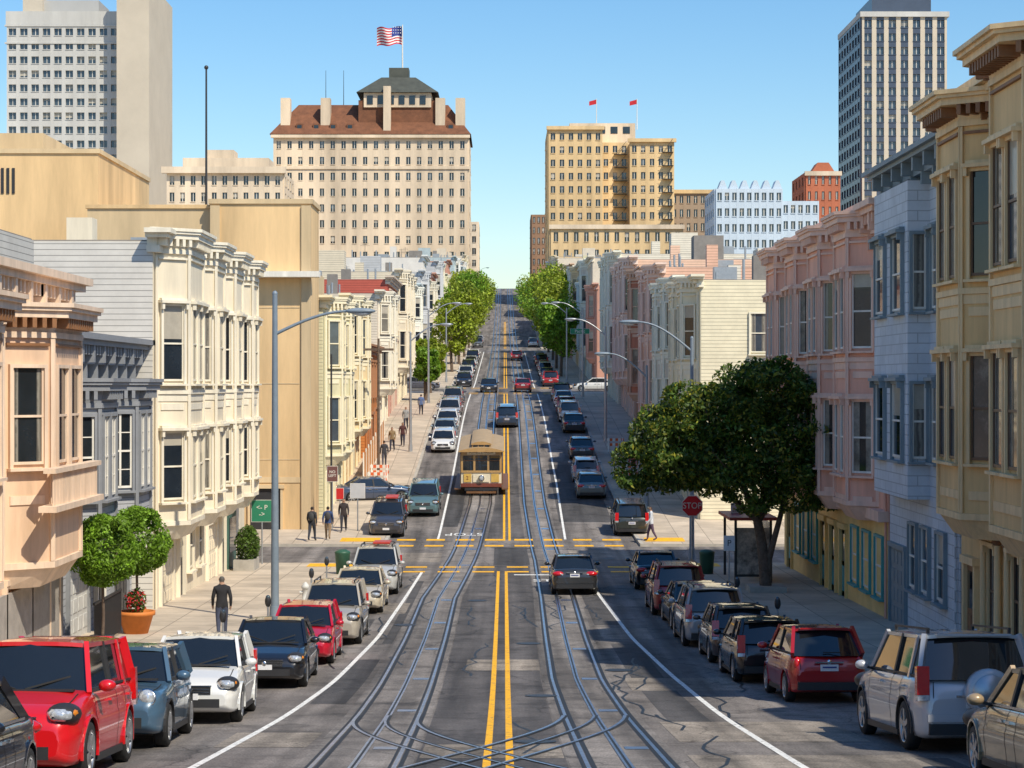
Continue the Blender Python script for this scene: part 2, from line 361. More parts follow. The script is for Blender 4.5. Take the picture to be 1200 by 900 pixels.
def bay(o,f,u0,u1,z0,z1,pr,ch,wm,tm,rows,corn=.45,ww=None,grid=False,hood=False,base=True,ornm=None):
    fp=lambda e,de=0:[(u0-e,-.1),(u0-e,0),(u0+ch-e*.4,pr+e),(u1-ch+e*.4,pr+e),(u1+e,0),(u1+e,-.1)]
    def pr3(m,e,a,b,mt,e2=None):
        P=[f.p(*q,0)[:2] for q in fp(e)]; P2=[f.p(*q,0)[:2] for q in fp(e if e2 is None else e2)]
        m.prism(P,a,b,mt,P2)
    pr3(o['walls'],0,z0,z1,wm)
    if base: pr3(o['trim'],-.35,z0-.5,z0-.001,tm,.0); pr3(o['trim'],.08,z0,z0+.16,tm)
    C=o['cornice']
    pr3(C,.10,z1-.85,z1-.70,tm); pr3(C,.06,z1-.699,z1-.35,tm,.12)
    pr3(C,corn*.75,z1-.349,z1-.18,tm); pr3(C,corn*.9,z1-.179,z1-.09,tm); pr3(C,corn,z1-.089,z1+.02,tm)
    segs=[((u0,0),(u0+ch,pr)),((u0+ch,pr),(u1-ch,pr)),((u1-ch,pr),(u1,0))]
    for i,(a,b) in enumerate(segs):
        A=Vector(f.p(a[0],a[1],0)[:2]);B=Vector(f.p(b[0],b[1],0)[:2]);d=(B-A);ln=d.length;d/=ln
        n=Vector((-d.y,d.x)); nn=Vector(f.n[:2]); 
        if n.dot(nn)<0: n=-n
        ff=F((A.x,A.y),(d.x,d.y),(n.x,n.y))
        for zb,h in rows:
            if i==1:
                w=ln-.34
                if w>2.0:
                    win(o,ff,ln*.27,zb,w*.40,h,tm,hood,grid=grid); win(o,ff,ln*.73,zb,w*.40,h,tm,hood,grid=grid)
                else: win(o,ff,ln/2,zb,min(w,1.35),h,tm,hood,grid=grid)
            else: win(o,ff,ln/2,zb,max(.35,min(ln-.42,.85)),h,tm,hood,grid=grid)
            if zb-.95>z0+.1:
                a0,b0=.22,ln-.22
                if b0-a0>.3: fb(o['trim'],ff,a0,b0,0,.035,zb-1.0,zb-.78,tm)
        fb(o['trim'],ff,-.05,.07,0,.07,z0+.17,z1-.86,tm); fb(o['trim'],ff,ln-.07,ln+.05,0,.071,z0+.17,z1-.86,tm)
        u=.1
        while u<ln-.15:
            fb(C,ff,u,u+.12,.07,corn*.66,z1-.60,z1-.352,ornm or tm); u+=.27
        fb(C,ff,.1,ln-.1,.0,.09,z1-1.05,z1-.98,ornm or tm)
    for zb,h in rows[1:]:
        pr3(o['trim'],.09,zb-.45,zb-.30,tm); pr3(o['trim'],.035,zb-.70,zb-.46,tm)
def shell(o,side,xf,y0,y1,z1,depth,wm,sidem=None,parapet=.0):
    zb=min(G(y0),G(y1),G((y0+y1)/2))-.4
    xa,xb=(xf-depth,xf) if side<0 else (xf,xf+depth)
    W=o['walls']
    W.box(xa,xb,y0,y1,zb,z1-.02,wm)
    if sidem:
        W.box(xa+.05,xb-.02,y0-.03,y0-.002,zb,z1-.03,sidem)
    o['roof'].box(xa+.05,xb-.05,y0+.05,y1-.05,z1-.02,z1+.03,ROOF)
    for k in range(6):
        vx=random.uniform(xa+1,xb-1);vy=random.uniform(y0+.6,y1-.6); o['roof_vents'].tube((vx,vy,z1),(vx,vy,z1+random.uniform(.6,1.4)),.08,.08,GALV,8)
    if random.random()<.5:
        vx=(xa+xb)/2+random.uniform(-2,2);vy=(y0+y1)/2; o['aerial'].tube((vx,vy,z1),(vx,vy,z1+2.6),.03,.02,DARK,5)
        for q in range(4): o['aerial'].tube((vx-.6+q*.08,vy,z1+1.8+q*.22),(vx+.6-q*.08,vy,z1+1.8+q*.22),.015,.015,DARK,4)
    vx=random.uniform(xa+2,xb-2);vy=random.uniform(y0+1.2,y1-1.2); o['roof_unit'].box(vx-.7,vx+.7,vy-.5,vy+.5,z1,z1+.9,GALV)
    xp=xf+(.07 if side<0 else -.07); o['downpipe'].tube((xp,y0+.18,G(y0)),(xp,y0+.18,z1-.6),.045,.045,wm,6)
    return F((xf,0),(0,1),((1,0) if side<0 else (-1,0)))
def door(o,f,u,z,w,h,fm,dm,rec=.12):
    T=o['doors']
    fb(T,f,u-w/2-.12,u-w/2,0,.14,z-.4,z+h,fm); fb(T,f,u+w/2,u+w/2+.12,0,.14,z-.4,z+h,fm); fb(T,f,u-w/2-.2,u+w/2+.2,0,.2,z+h,z+h+.2,fm)
    fb(T,f,u-w/2,u+w/2,0,.03,z-.4,z+h,dm)
    fb(T,f,u-w*.36,u-w*.05,.03,.055,z+.2,z+h*.45,dm); fb(T,f,u+w*.05,u+w*.36,.03,.055,z+.2,z+h*.45,dm)
    fb(T,f,u-w*.36,u+w*.36,.03,.055,z+h*.52,z+h*.92,GL_D if w<1.5 else dm)
def garage(o,f,u,z,w,h,fm,dm):
    T=o['doors']
    fb(T,f,u-w/2-.12,u-w/2,0,.12,z-.4,z+h,fm); fb(T,f,u+w/2,u+w/2+.12,0,.12,z-.4,z+h,fm); fb(T,f,u-w/2-.12,u+w/2+.12,0,.14,z+h,z+h+.14,fm)
    fb(T,f,u-w/2,u+w/2,0,.03,z-.4,z+h,dm)
    for i in range(4):
        for k in range(4):
            a=u-w/2+w*(i+.12)/4;b=u-w/2+w*(i+.88)/4; fb(T,f,a,b,.03,.05,z+h*(k+.15)/4,z+h*(k+.85)/4,dm)
PEACH=mat('wall_peach',(.72,.50,.34),.75,.1,.8,streak=True); PEACHT=mat('trim_peach',(.76,.58,.43),.65,.08,2,streak=True)
BRN=mat('trim_brown',(.26,.12,.05),.6,.15,3)
def peach():
    o=O('victorian_house'); f=shell(o,-1,-12.3,38,57,2.6,14,PEACH)
    cornice(o,f,38,57,2.95,.8,PEACHT,True,1.0,brk=PEACHT)
    fb(o['frieze'],f,38,57,.16,.20,2.25,2.5,BRN)
    bay(o,f,50.5,55.6,-4.6,2.0,1.05,.9,PEACH,PEACHT,[(-2.0,2.4)],.6,ornm=BRN)
    bay(o,f,41.5,47,-4.6,2.0,1.05,.9,PEACH,PEACHT,[(-2.0,2.4)],.6,ornm=BRN)
    for y in np.arange(50.4,55.8,.16): o['balcony'].box(-11.02,-10.98,y,y+.05,-3.0,-2.2,PEACHT)
    o['balcony'].box(-11.2,-10.9,50.2,55.9,-2.2,-2.08,PEACHT); o['balcony'].box(-11.3,-10.85,50.1,56,-3.15,-3.0,PEACHT)
    for u in(49,56): win(o,f,u,-2,.9,2.3,PEACHT)
    STN=mat('stone_grey',(.36,.33,.30),.9,.15,2,bump=.4)
    fb(o['base'],f,38,57,.02,.12,-8.2,-5.2,STN); door(o,f,56.0,-7.2,1.1,2.4,PEACHT,DARK); garage(o,f,52,-7.3,2.6,2.3,PEACHT,BRN); o.done()
    o=O('house'); GW=mat('clap_grey',(.50,.48,.44),.8,.08,1,kind='clap'); shell(o,-1,-14.6,58,64,4.5,10,GW,GW); fb(o['cornice'],F((0,58),(1,0),(0,-1)),-24,-14.5,0,.25,4.3,4.6,WHITE); o.done()
peach()
SLATE=mat('wall_slate',(.38,.39,.41),.7,.1,1,kind='clap'); SLT=mat('trim_slate',(.25,.26,.28),.6,.08,2)
def grey():
    global SASH
    SASH=WHITE
    o=O('victorian_house'); f=shell(o,-1,-12.6,57.3,69.8,1.2,14,SLATE)
    cornice(o,f,57.3,69.8,1.5,.7,SLT,True,.9,brk=SLT)
    for a,b in((58.6,62.6),(64.6,68.6)):
        bay(o,f,a,b,-4.4,.15,.95,.8,SLATE,SLT,[(-3.3,2.35)],.45,grid=True)
    win(o,f,63.6,-3.3,.8,2.3,WHITE)
    garage(o,f,60.8,-7.4,2.8,2.3,SLT,mat('door_white',(.6,.6,.58),.6)); door(o,f,64,-7.2,1.1,2.4,WHITE,DARK); garage(o,f,67.4,-7.6,2.6,2.3,SLT,DARK)
    for y in np.arange(57.5,61.5,.14): o['fence'].box(-11.42,-11.39,y,y+.03,-7.4,-6.2,DARK)
    o['fence'].box(-11.44,-11.37,57.4,61.5,-6.2,-6.14,DARK)
    o.done(); SASH=None
grey()
CREAM=mat('wall_cream',(.76,.67,.51),.7,.07,.8,streak=True); CLAPW=mat('clap_white',(.60,.57,.52),.75,.07,1,kind='clap')
CREAMT=mat('trim_cream',(.78,.71,.57),.6,.06,2,streak=True)
def white():
    o=O('victorian_house'); f=shell(o,-1,-11.9,70,94.5,4.9,16,CREAM,CLAPW)
    cornice(o,f,70,91.5,5.3,.7,CREAMT,True,.8)
    for a,b in((70.4,75.6),(77,81.2),(82.6,86.8),(88.4,92)):
        bay(o,f,a,b,-4.9,5.35,1.0,.95,CREAM,CREAMT,[(-4.0,2.3),(.1,2.6)],.5,hood=True)
    for u in(76.3,81.9,87.6):
        for z in(-4,.1): win(o,f,u,z,.65,2.3,CREAMT)
    fb(o['trim'],f,70,91.5,0,.15,-5.0,-4.75,CREAMT)
    garage(o,f,72.5,-7.8,2.5,2.3,CREAMT,CREAM); door(o,f,75.6,-7.6,1.1,2.3,CREAMT,DARK)
    for u in(78,80.4): win(o,f,u,-7,1.1,1.7,CREAMT)
    garage(o,f,83.6,-8,2.4,2.3,CREAMT,CREAM); door(o,f,86.8,-7.8,1.2,2.4,CREAMT,DARK)
    SHOP=mat('shopfront_green',(.05,.12,.10),.5)
    fb(o['shopfront'],f,88.3,90.7,.0,.12,-8,-5.6,SHOP); fb(o['shopfront'],f,88.5,90.5,.12,.14,-7.3,-5.8,GL_D)
    o['chimney'].box(-17,-16,80,81,4.9,6.5,CREAM); o.done()
white()
BEIGE=mat('stucco_beige',(.72,.50,.26),.85,.12,.25,bump=.2,streak=True); BEIGE2=mat('stucco_tan',(.62,.47,.28),.85,.1,.3,streak=True)
o=O('apartment_building')
o['walls'].box(-15.4,-10.1,108,112.5,-8.6,9.5,BEIGE); o['walls'].box(-22,-15.5,108.6,125,-8.6,9.3,BEIGE2)
o['walls'].box(-45,-22.1,112,128,-8.6,12.6,BEIGE); o['walls'].box(-15.2,-10.9,112.6,125,-8.6,6.5,BEIGE2)
o['coping'].box(-15.5,-10.0,107.9,112.6,9.5,9.75,BEIGE2); o['coping'].box(-22.1,-15.51,108.5,125.1,9.3,9.5,BEIGE); o['coping'].box(-45,-22,111.9,128,12.6,12.85,BEIGE2)
ff=F((0,108),(1,0),(0,-1))
fb(o['canopy'],ff,-13.2,-9.6,0,1.0,5.6,5.9,WHITE); fb(o['canopy'],ff,-15.2,-10.2,0,.04,-5.2,-4.9,BEIGE2)
door(o,ff,-12.5,-7.9,1.6,2.4,BEIGE2,DARK)
for z in(-4,0,4): fb(o['trim'],ff,-14.8,-10.7,0,.02,z,z+.05,BEIGE2)
fb(o['pilaster'],ff,-10.6,-10.1,0,.12,-8.2,9.4,BEIGE2); fb(o['pilaster'],ff,-15.4,-14.9,0,.12,-8.2,9.4,BEIGE2)
for i in range(5): fb(o['vents'],F((0,112),(1,0),(0,-1)),-28+i*.3,-27.85+i*.3,0,.05,10.4,11.8,DARK)
o['penthouse'].box(-40,-26,116,124,12.6,14.2,BEIGE2); o.done()
o=O('flagpole'); o['pole'].tube((-16.2,112,9),(-16.2,112,17.2),.07,.05,DARK); o['ball'].ell((-16.2,112,17.3),(.12,.12,.12),DARK); o.done()
def rowhouse(side,xf,y0,y1,h,wc,tc=None,name='row_house',flank='clap',bays=True,det=True,floors=3,depth=13,ztop=None,idx=[0]):
    idx[0]+=1; k='rh%d'%idx[0]
    wm=mat('wall_'+k,wc,.75,.1,.7,streak=True); fm=mat('flank_'+k,tuple(c*.95 for c in wc),.75,.08,1,kind=flank if flank else None); tm=mat('trim_'+k,tc or tuple(min(.78,c*1.12+.05) for c in wc),.65,.06,2)
    o=O(name); gy=G((y0+y1)/2); zt=ztop if ztop is not None else gy+h
    f=shell(o,side,xf,y0,y1,zt-.3,depth,wm,fm); cornice(o,f,y0,y1,zt,.55,tm,det,.7)
    fh=(zt-gy-3.4)/(floors-1) if floors>1 else 3
    rows=[(gy+3.3+i*fh+.5,fh*.58) for i in range(floors-1)]
    w=y1-y0
    if bays:
        nb=max(1,int(w/6.0)); 
        for i in range(nb):
            c=y0+w*(i+.5)/nb
            bay(o,f,c-1.8,c+1.8,gy+3.0,zt-.05,.85,.75,wm,tm,rows,.35)
            if w/nb>5.4:
                for zb,hh in rows: win(o,f,c+2.6,zb,.8,hh,tm)
    else:
        nb=max(2,int(w/2.6))
        for i in range(nb):
            for zb,hh in rows: win(o,f,y0+w*(i+.5)/nb,zb,1.1,hh,tm)
    n=max(1,int(w/4))
    for i in range(n):
        u=y0+w*(i+.5)/n; zz=G(u)+.14
        if i%2: door(o,f,u,zz,1.1,2.3,tm,DARK)
        else: garage(o,f,u,zz,2.4,2.2,tm,wm)
    ff=F((0,y0-.03),(1,0),(0,-1))
    for zb,hh in rows:
        for q in(3.2,6.5,9.8):
            if random.random()<.65 and q<depth-1: win(o,ff,xf+side*q,zb+.2,.9,hh*.75,tm,hood=False)
    if random.random()<.7: o['chimney'].box(xf+side*4-.4,xf+side*4+.4,(y0+y1)/2-.4,(y0+y1)/2+.4,zt-.3,zt+random.uniform(.8,1.8),ROOF if random.random()<.5 else fm)
    if random.random()<.4: o['stairhouse'].box(xf+side*6-1.2,xf+side*6+1.2,y0+1,y0+3.4,zt-.3,zt+1.7,fm if max(wc)/min(wc)<1.7 else ROOF)
    o.done(); return zt
rowhouse(-1,-9.9,113,126,13.0,(.64,.59,.38),(.78,.70,.50),ztop=4.9)
rowhouse(-1,-9.9,126.3,142,12.5,(.74,.58,.34),(.78,.70,.50),ztop=5.6)
rowhouse(-1,-9.6,142.3,156,8,(.56,.20,.05),(.4,.2,.1),bays=False,ztop=2.8,floors=2,name='shop_building')
rowhouse(-1,-9.6,156.3,170,13,(.68,.60,.48),ztop=7.2)
rowhouse(-1,-9.6,170.3,184,12,(.45,.09,.06),(.6,.5,.4),ztop=9.0,bays=False)
rowhouse(-1,-9.6,184.3,203,12,(.66,.58,.44),ztop=10.4)
pal=[(.68,.60,.48),(.70,.64,.55),(.60,.40,.28),(.48,.49,.50),(.70,.53,.33),(.72,.68,.62),(.54,.28,.20),(.66,.60,.38),(.44,.52,.54)]
pal2=[(.66,.62,.55),(.60,.58,.54),(.68,.60,.48),(.46,.46,.46),(.72,.69,.63),(.62,.52,.40),(.34,.31,.29)]
def block(side,xf,a,b,hmin,hmax,det=True):
    y=a
    while y<b-6:
        w=random.uniform(9,15); e=min(y+w,b)
        rowhouse(side,xf,y,e-.3,random.uniform(hmin,hmax),random.choice(pal),bays=random.random()<.7,det=det,floors=random.choice((3,4)),flank='clap' if random.random()<.6 else None)
        y=e
block(-1,-10,224,334,11,15,False); block(-1,-10.3,354,458,11,15,False); block(-1,-10.5,478,555,9,12,False)
rowhouse(1,10.8,112,124,13,(.78,.70,.50),(.78,.72,.56),ztop=6.0,depth=9)
rowhouse(1,10.8,124.3,138,13,(.72,.66,.55),ztop=6.6)
rowhouse(1,10.8,138.3,152,13,(.74,.44,.31),(.78,.58,.48),ztop=8.2)
rowhouse(1,10.6,152.3,164,13,(.46,.17,.10),(.6,.4,.28),ztop=8.8)
rowhouse(1,10.6,164.3,184,13,(.76,.50,.36),(.78,.62,.52),ztop=10.3)
rowhouse(1,10.4,184.3,203,13,(.72,.66,.54),ztop=12.0)
block(1,10.2,224,334,11,15,False); block(1,10.3,354,458,12,16,False)
for side in(-1,1):
    for yb in(120,150,185,240,290,360):
        x=26
        while x<26+yb*.12:
            w=random.uniform(9,16); h=random.uniform(9,13)
            rowhouse(side,side*x,yb+random.uniform(-3,6),yb+random.uniform(18,24),h if yb>200 else h-1,random.choice(pal2),bays=False,det=False,floors=3,depth=w-.5); x+=w
TAN=mat('wall_tan',(.76,.50,.22),.7,.08,1,streak=True); TANT=mat('trim_tan',(.80,.57,.30),.6,.08,2,streak=True)
BRZ=mat('window_frame_bronze',(.16,.09,.05),.5,.1,3)
GREYW=mat('wall_panel_grey',(.62,.65,.68),.75,.1,.7,kind='brick'); GREYT=mat('trim_grey',(.22,.27,.29),.6,.08,2)
PINK=mat('wall_pink',(.84,.43,.30),.72,.08,.8,streak=True); PINKT=mat('trim_pink',(.84,.54,.41),.6,.06,2,streak=True); TEAL=mat('teal_door',(.05,.32,.34),.5,.1,2)
YEL=mat('wall_yellow',(.80,.56,.22),.75,.1,1)
def rightnear():
    global SASH
    SASH=BRZ
    o=O('victorian_house'); f=shell(o,1,12.6,36,56,7.3,15,TAN,TAN)
    cornice(o,f,36,56,7.6,.9,TANT,True,1.1,brk=BRN)
    bay(o,f,50.3,54.9,-3.4,7.3,1.05,1.0,TAN,TANT,[(-1.9,2.6),(2.7,2.6)],.75,hood=True,ornm=BRN)
    bay(o,f,43.2,48.2,-3.4,7.7,1.25,1.0,TAN,TANT,[(-1.9,2.6),(2.7,2.7)],.85,hood=True,ornm=BRN)
    for z in(-1.9,2.7): win(o,f,49.3,z,.8,2.5,BRZ)
    fb(o['trim'],f,36,56,0,.3,-3.7,-3.35,TANT)
    for u in(44.5,47,49.5,52): 
        win(o,f,u,-6.4,1.0,2.2,TANT)
        for q in(-.75,.75): o['columns'].tube(f.p(u+q,.16,-7.2),f.p(u+q,.16,-3.9),.10,.08,TANT,10); o['columns'].ell(f.p(u+q,.16,-3.95),(.15,.15,.12),BRN,8,6)
    door(o,f,54.6,-7.3,1.1,2.5,TANT,BRN); o.done()
    SASH=WHITE
    o=O('town_house'); f=shell(o,1,12.6,56.2,66.4,6.5,15,GREYW,GREYW)
    cornice(o,f,56.2,66.4,6.9,.8,GREYT,False,.7,brk=GREYT)
    o['walls'].box(11.95,12.6,60.2,65.6,-3.4,6.0,GREYW)
    f2=F((11.95,0),(0,1),(-1,0)); 
    for z in(-2.2,2.2):
        for u in(61.5,64.3): win(o,f2,u,z,1.5,2.2,GREYT)
        win(o,F((0,60.2),(1,0),(0,-1)),12.28,z,.4,2.2,GREYT,False)
        for u in(57.3,59.2): win(o,f,u,z,.8,2.2,GREYT)
    for u in(58.4,60.6,62.4): win(o,f,u,-6.2,1.1,1.9,GREYT,False)
    garage(o,f,64.8,-7.6,2.4,2.4,GREYT,GREYT); o.done()
    o=O('apartment_house'); f=shell(o,1,12.6,66.6,91.3,5.5,15,PINK,PINK)
    cornice(o,f,66.6,91.3,6.0,.8,PINKT,True,1.0,brk=PINKT)
    for a,b in((68.4,72.6),(74.6,78.8),(80.8,85),(86.8,91)):
        bay(o,f,a,b,-4.1,5.8,.9,.8,PINK,PINKT,[(-3.0,2.4),(1.2,2.5)],.5,hood=True)
    for u in(73.6,79.8,85.9):
        for z in(-3,1.2): win(o,f,u,z,.9,2.4,PINKT)
    fb(o['trim'],f,66.6,91.3,0,.35,-4.5,-4.15,PINKT)
    fb(o['base'],f,66.7,91.2,0,.03,-8.3,-4.5,YEL)
    u=68
    while u<90:
        if int(u)%2: door(o,f,u,-7.8,1.2,2.5,YEL,TEAL)
        else: win(o,f,u,-7.0,1.3,1.9,TEAL,False)
        u+=2.35
    o.done(); SASH=None
rightnear()
rowhouse(1,12.9,17,35.5,10.5,(.55,.5,.42),floors=3)
o=O('apartment_building'); ts=mat('stucco_grey',(.45,.43,.40),.85,.1,.5)
f=shell(o,1,13,-6,13,16.5,16,ts,ts); cornice(o,f,-6,13,16.9,.5,WHITE,False)
for u in np.arange(-4.5,12.5,3):
    for z in np.arange(-1,15,3.1): win(o,f,u,z,1.3,1.7,WHITE,False)
o.done()
rowhouse(-1,-12.5,14,37.5,9,(.6,.55,.5))
# ------------------------------------------------------------ towers
def grid_tower(o,f,u0,u1,z0,z1,nu,nz,wm,ww=.5,wh=.55,rec=.35,pier=None,shade=.35,gm=None):
    W=o['walls'];Gm=o['windows'];cu=(u1-u0)/nu;cz=(z1-z0)/nz
    Gm.add([f.p(u0,.001,z0),f.p(u1,.001,z0),f.p(u1,.001,z1),f.p(u0,.001,z1)],[(0,1,2,3)],gm or GL_D)
    xs=[u0]+[v for i in range(nu) for v in(u0+cu*(i+.5-ww/2),u0+cu*(i+.5+ww/2))]+[u1]
    for i in range(0,len(xs),2): fb(W,f,xs[i],xs[i+1],0,rec,z0,z1,pier or wm)
    for i in range(nu):
        a,b=xs[2*i+1],xs[2*i+2]
        for k in range(nz):
            zb=z0+cz*(k+.5-wh/2)
            lo=z0 if k==0 else z0+cz*(k-.5+wh/2)
            fb(W,f,a,b,0,rec-.02,lo,zb,wm)
            fb(o['sills'],f,a-.05,b+.05,rec-.02,rec+.12,zb-.15,zb,wm)
            if random.random()<shade:
                q=random.uniform(.3,.8); Gm.add([f.p(a,.05,zb+cz*wh*(1-q)),f.p(b,.05,zb+cz*wh*(1-q)),f.p(b,.05,zb+cz*wh),f.p(a,.05,zb+cz*wh)],[(0,1,2,3)],random.choice((GL_S,GL_C,GL_B)))
            fb(o['sash'],f,(a+b)/2-.06,(a+b)/2+.06,.06,.12,zb,zb+cz*wh,WHITE)
        fb(W,f,a,b,0,rec-.02,z0+cz*(nz-.5+wh/2),z1,wm)
def tower(name,x0,x1,y0,y1,z0,z1,nx,nz,wm,ny=4,**k):
    o=O(name); o['core'].box(x0,x1,y0,y1,z0,z1,wm)
    grid_tower(o,F((0,y0),(1,0),(0,-1)),x0,x1,z0,z1,nx,nz,wm,**k)
    if x0<0: grid_tower(o,F((x1,0),(0,1),(1,0)),y0,y1,z0,z1,ny,nz,wm,**k)
    else: grid_tower(o,F((x0,0),(0,1),(-1,0)),y0,y1,z0,z1,ny,nz,wm,**k)
    return o
HB=mat('hotel_beige',(.70,.57,.42),.8,.12,.12,streak=True); HT=mat('roof_tile',(.19,.075,.035),.8,.25,.5,kind='tile'); HY=mat('hotel_yellow',(.68,.49,.26),.8,.12,.12,streak=True)
HG=mat('tower_grey',(.42,.42,.41),.8,.05,.1); HW=mat('tower_white',(.54,.53,.50),.8,.08,.1,streak=True); SLR=mat('roof_slate',(.07,.075,.06),.6,.2,.5)
def hotel():
    o=tower('hotel_building',-63,-9.9,560,590,20,67.5,18,11,HB,ny=7,ww=.40,wh=.48)
    f=F((0,560),(1,0),(0,-1))
    for z,p in((67.5,1.4),(59.0,.7),(33,.6)): fb(o['cornice'],f,-63.6,-9.3,0,p,z-.3,z+.5,HB)
    V=[(-64,559,68.2),(-9,559,68.2),(-9,591,68.2),(-64,591,68.2),(-57,569,77.5),(-15.5,569,77.5),(-15.5,581,77.5),(-57,581,77.5)]
    o['roof'].add(V,[(0,1,5,4),(1,2,6,5),(2,3,7,6),(3,0,4,7),(4,5,6,7)],HT)
    for x in(-60,-12,-49,-17.5): o['chimneys'].box(x-1.3,x+1.3,562,566,66,78.5,HB)
    for x in np.arange(-56,-14,4.6):
        if -40<x<-18: continue
        o['dormers'].box(x-.9,x+.9,561,567,69,71.3,HT); o['dormers'].box(x-.6,x+.6,560.9,561,69.4,70.9,GL_D)
    o['penthouse'].box(-40,-18.5,563,584,68,78,HT)
    o['penthouse2'].box(-38.5,-20,562.5,583,76,80,HB)
    for i in range(6): o['penthouse_windows'].box(-37.6+i*2.9,-36+i*2.9,562.3,562.5,76.8,79.2,GL_D)
    V=[(-40.5,561.5,80),(-18,561.5,80),(-18,585,80),(-40.5,585,80),(-34,568,85),(-24.5,568,85),(-24.5,579,85),(-34,579,85)]
    o['mansard'].add(V,[(0,1,5,4),(1,2,6,5),(2,3,7,6),(3,0,4,7),(4,5,6,7)],SLR)
    o['cap'].box(-32,-26.5,570,576,85,88,SLR); o['tower'].box(-33,-31,560.2,562.4,68,81.5,HB)
    for x in(-50,-45): o['antenna'].tube((x,575,77),(x,575,88),.12,.06,DARK,6)
    o.done()
    o=O('flag'); fp=o['pole']; fp.tube((-28.4,573,86),(-28.4,573,100.5),.22,.14,WHITE,8); 
    R=mat('flag_red',(.55,.02,.03),.8);W=mat('flag_white',(.75,.75,.75),.8);B=mat('flag_blue',(.03,.05,.25),.8)
    nc=20
    for r_ in range(13):
        for c in range(nc):
            def P(cc,rr): 
                t=cc/nc; return (-28.6-7*t,573+.9*math.sin(t*7+rr*.1),100-5*rr/13-.5*t+.35*math.sin(t*9))
            m=B if(r_<7 and c<8) else(R if r_%2==0 else W)
            o['flag_cloth'].add([P(c,r_),P(c+1,r_),P(c+1,r_+1),P(c,r_+1)],[(0,1,2,3)],m)
    for rr in range(3):
        for cc in range(4):
            x=-28.9-cc*.65;z=99.6-rr*.8; o['flag_cloth'].box(x-.12,x+.12,571.7,571.75,z-.12,z+.12,W)
    o.done()
    o=tower('apartment_building',11.3,25,520,545,14,64.5,6,15,HY,ny=5,ww=.5,wh=.52)
    o['w2'].box(25.01,32,526,545,14,62,HY); grid_tower(o,F((0,526),(1,0),(0,-1)),25.02,32,14,62,3,14,HY,.5,.52)
    o['w3'].box(32.01,43.3,521,545,14,61.5,HY); grid_tower(o,F((0,521),(1,0),(0,-1)),32.02,43.3,14,61.5,5,14,HY,.5,.52)
    for a,b,y,z in((11.3,25,520,64.5),(32,43.3,521,61.5)): fb(o['cornice'],F((0,y),(1,0),(0,-1)),a-.5,b+.5,-.3,1.1,z,z+.9,HY)
    o['penthouse'].box(17,34,530,542,60,67.5,HB); 
    for i in range(5): o['penthouse'].box(18+i*3.2,19.8+i*3.2,529.9,530,64.8,66.6,GL_D)
    for z in np.arange(18,60,3.4):
        o['fire_escape'].box(28.2,31.6,524.2,525.6,z,z+.1,DARK); o['fire_escape'].box(28.2,31.6,524.2,524.27,z+.9,z+.97,DARK); o['fire_escape'].beam((28.6,524.6,z),(31.4,524.6,z+3.4),.25,.1,DARK)
        o['fire_escape'].box(40.2,43,519.2,520.6,z,z+.1,DARK); o['fire_escape'].box(40.2,43,519.2,519.27,z+.9,z+.97,DARK); o['fire_escape'].beam((40.4,519.6,z),(42.8,519.6,z+3.4),.25,.1,DARK)
    for x in(24,34.5):
        o['flagpoles'].tube((x,531,66),(x,531,74),.12,.08,WHITE,6); o['flags'].add([(x,531,73.8),(x-1.9,531.3,73.3),(x-1.9,531.2,72.2),(x,531,72.6)],[(0,1,2,3)],R)
    o.done()
    o=tower('apartment_building',11,41.9,480,500,12,36.5,13,6,HY,ny=5,ww=.45,wh=.55); fb(o['cornice'],F((0,480),(1,0),(0,-1)),10.6,42.3,0,.9,36.3,37.3,HB); o.done()
    o=tower('brick_building',10.3,17.2,762,790,28,63,4,9,mat('brick_brown',(.30,.17,.10),.85,.1,.3),ny=5); o.done()
    o=tower('apartment_building',-20,-9.2,720,745,28,57,4,7,HB,ny=5); o.done()
    o=tower('apartment_building',44,55.2,540,560,14,50.5,6,10,mat('brick_tan',(.34,.26,.19),.85,.1,.3),ny=4); fb(o['cornice'],F((0,540),(1,0),(0,-1)),43.6,55.6,0,.8,50.2,51.2,HY); o.done()
    BW=mat('wall_paleblue',(.50,.59,.68),.8,.06,.2)
    o=tower('apartment_building',44.5,58.5,430,450,8,41,9,10,BW,ny=5,ww=.6,wh=.5,gm=GL_B)
    o['w2'].box(58.51,66.3,431,450,8,38.5,BW); grid_tower(o,F((0,431),(1,0),(0,-1)),58.52,66.3,8,38.5,5,9,BW,.6,.5,gm=GL_B)
    for i in range(6): o['gables'].prism([(45+i*2.3,430.2),(47+i*2.3,430.2),(47+i*2.3,434),(45+i*2.3,434)],41,42.8,BW,[(45.7+i*2.3,430.2),(46.3+i*2.3,430.2),(46.3+i*2.3,434),(45.7+i*2.3,434)])
    o.done()
    BR=mat('brick_red',(.46,.14,.07),.85,.1,.3)
    o=tower('brick_building',69.3,77.2,470,490,10,48.5,5,11,BR,ny=4,ww=.4); o['gable'].prism([(70.5,469.5),(76,469.5),(76,475),(70.5,475)],48.5,50.8,BR,[(72,469.5),(74.5,469.5),(74.5,475),(72,475)]); fb(o['cornice'],F((0,470),(1,0),(0,-1)),69,77.5,0,.8,47.8,48.8,HB); o.done()
    NV=mat('tower_navy',(.06,.08,.12),.35,.1,.2)
    o=O('tower_block'); o['core'].box(83.9,103.8,480,511,10,86,HW)
    f=F((0,480),(1,0),(0,-1)); 
    grid_tower(o,f,83.9,103.8,10,86,7,24,NV,.62,.55,.5,pier=mat('tower_buff',(.58,.50,.39),.8,.05,.2),gm=GL_B)
    grid_tower(o,F((83.9,0),(0,1),(-1,0)),480,511,10,86,8,24,NV,.7,.6,.4,gm=GL_B)
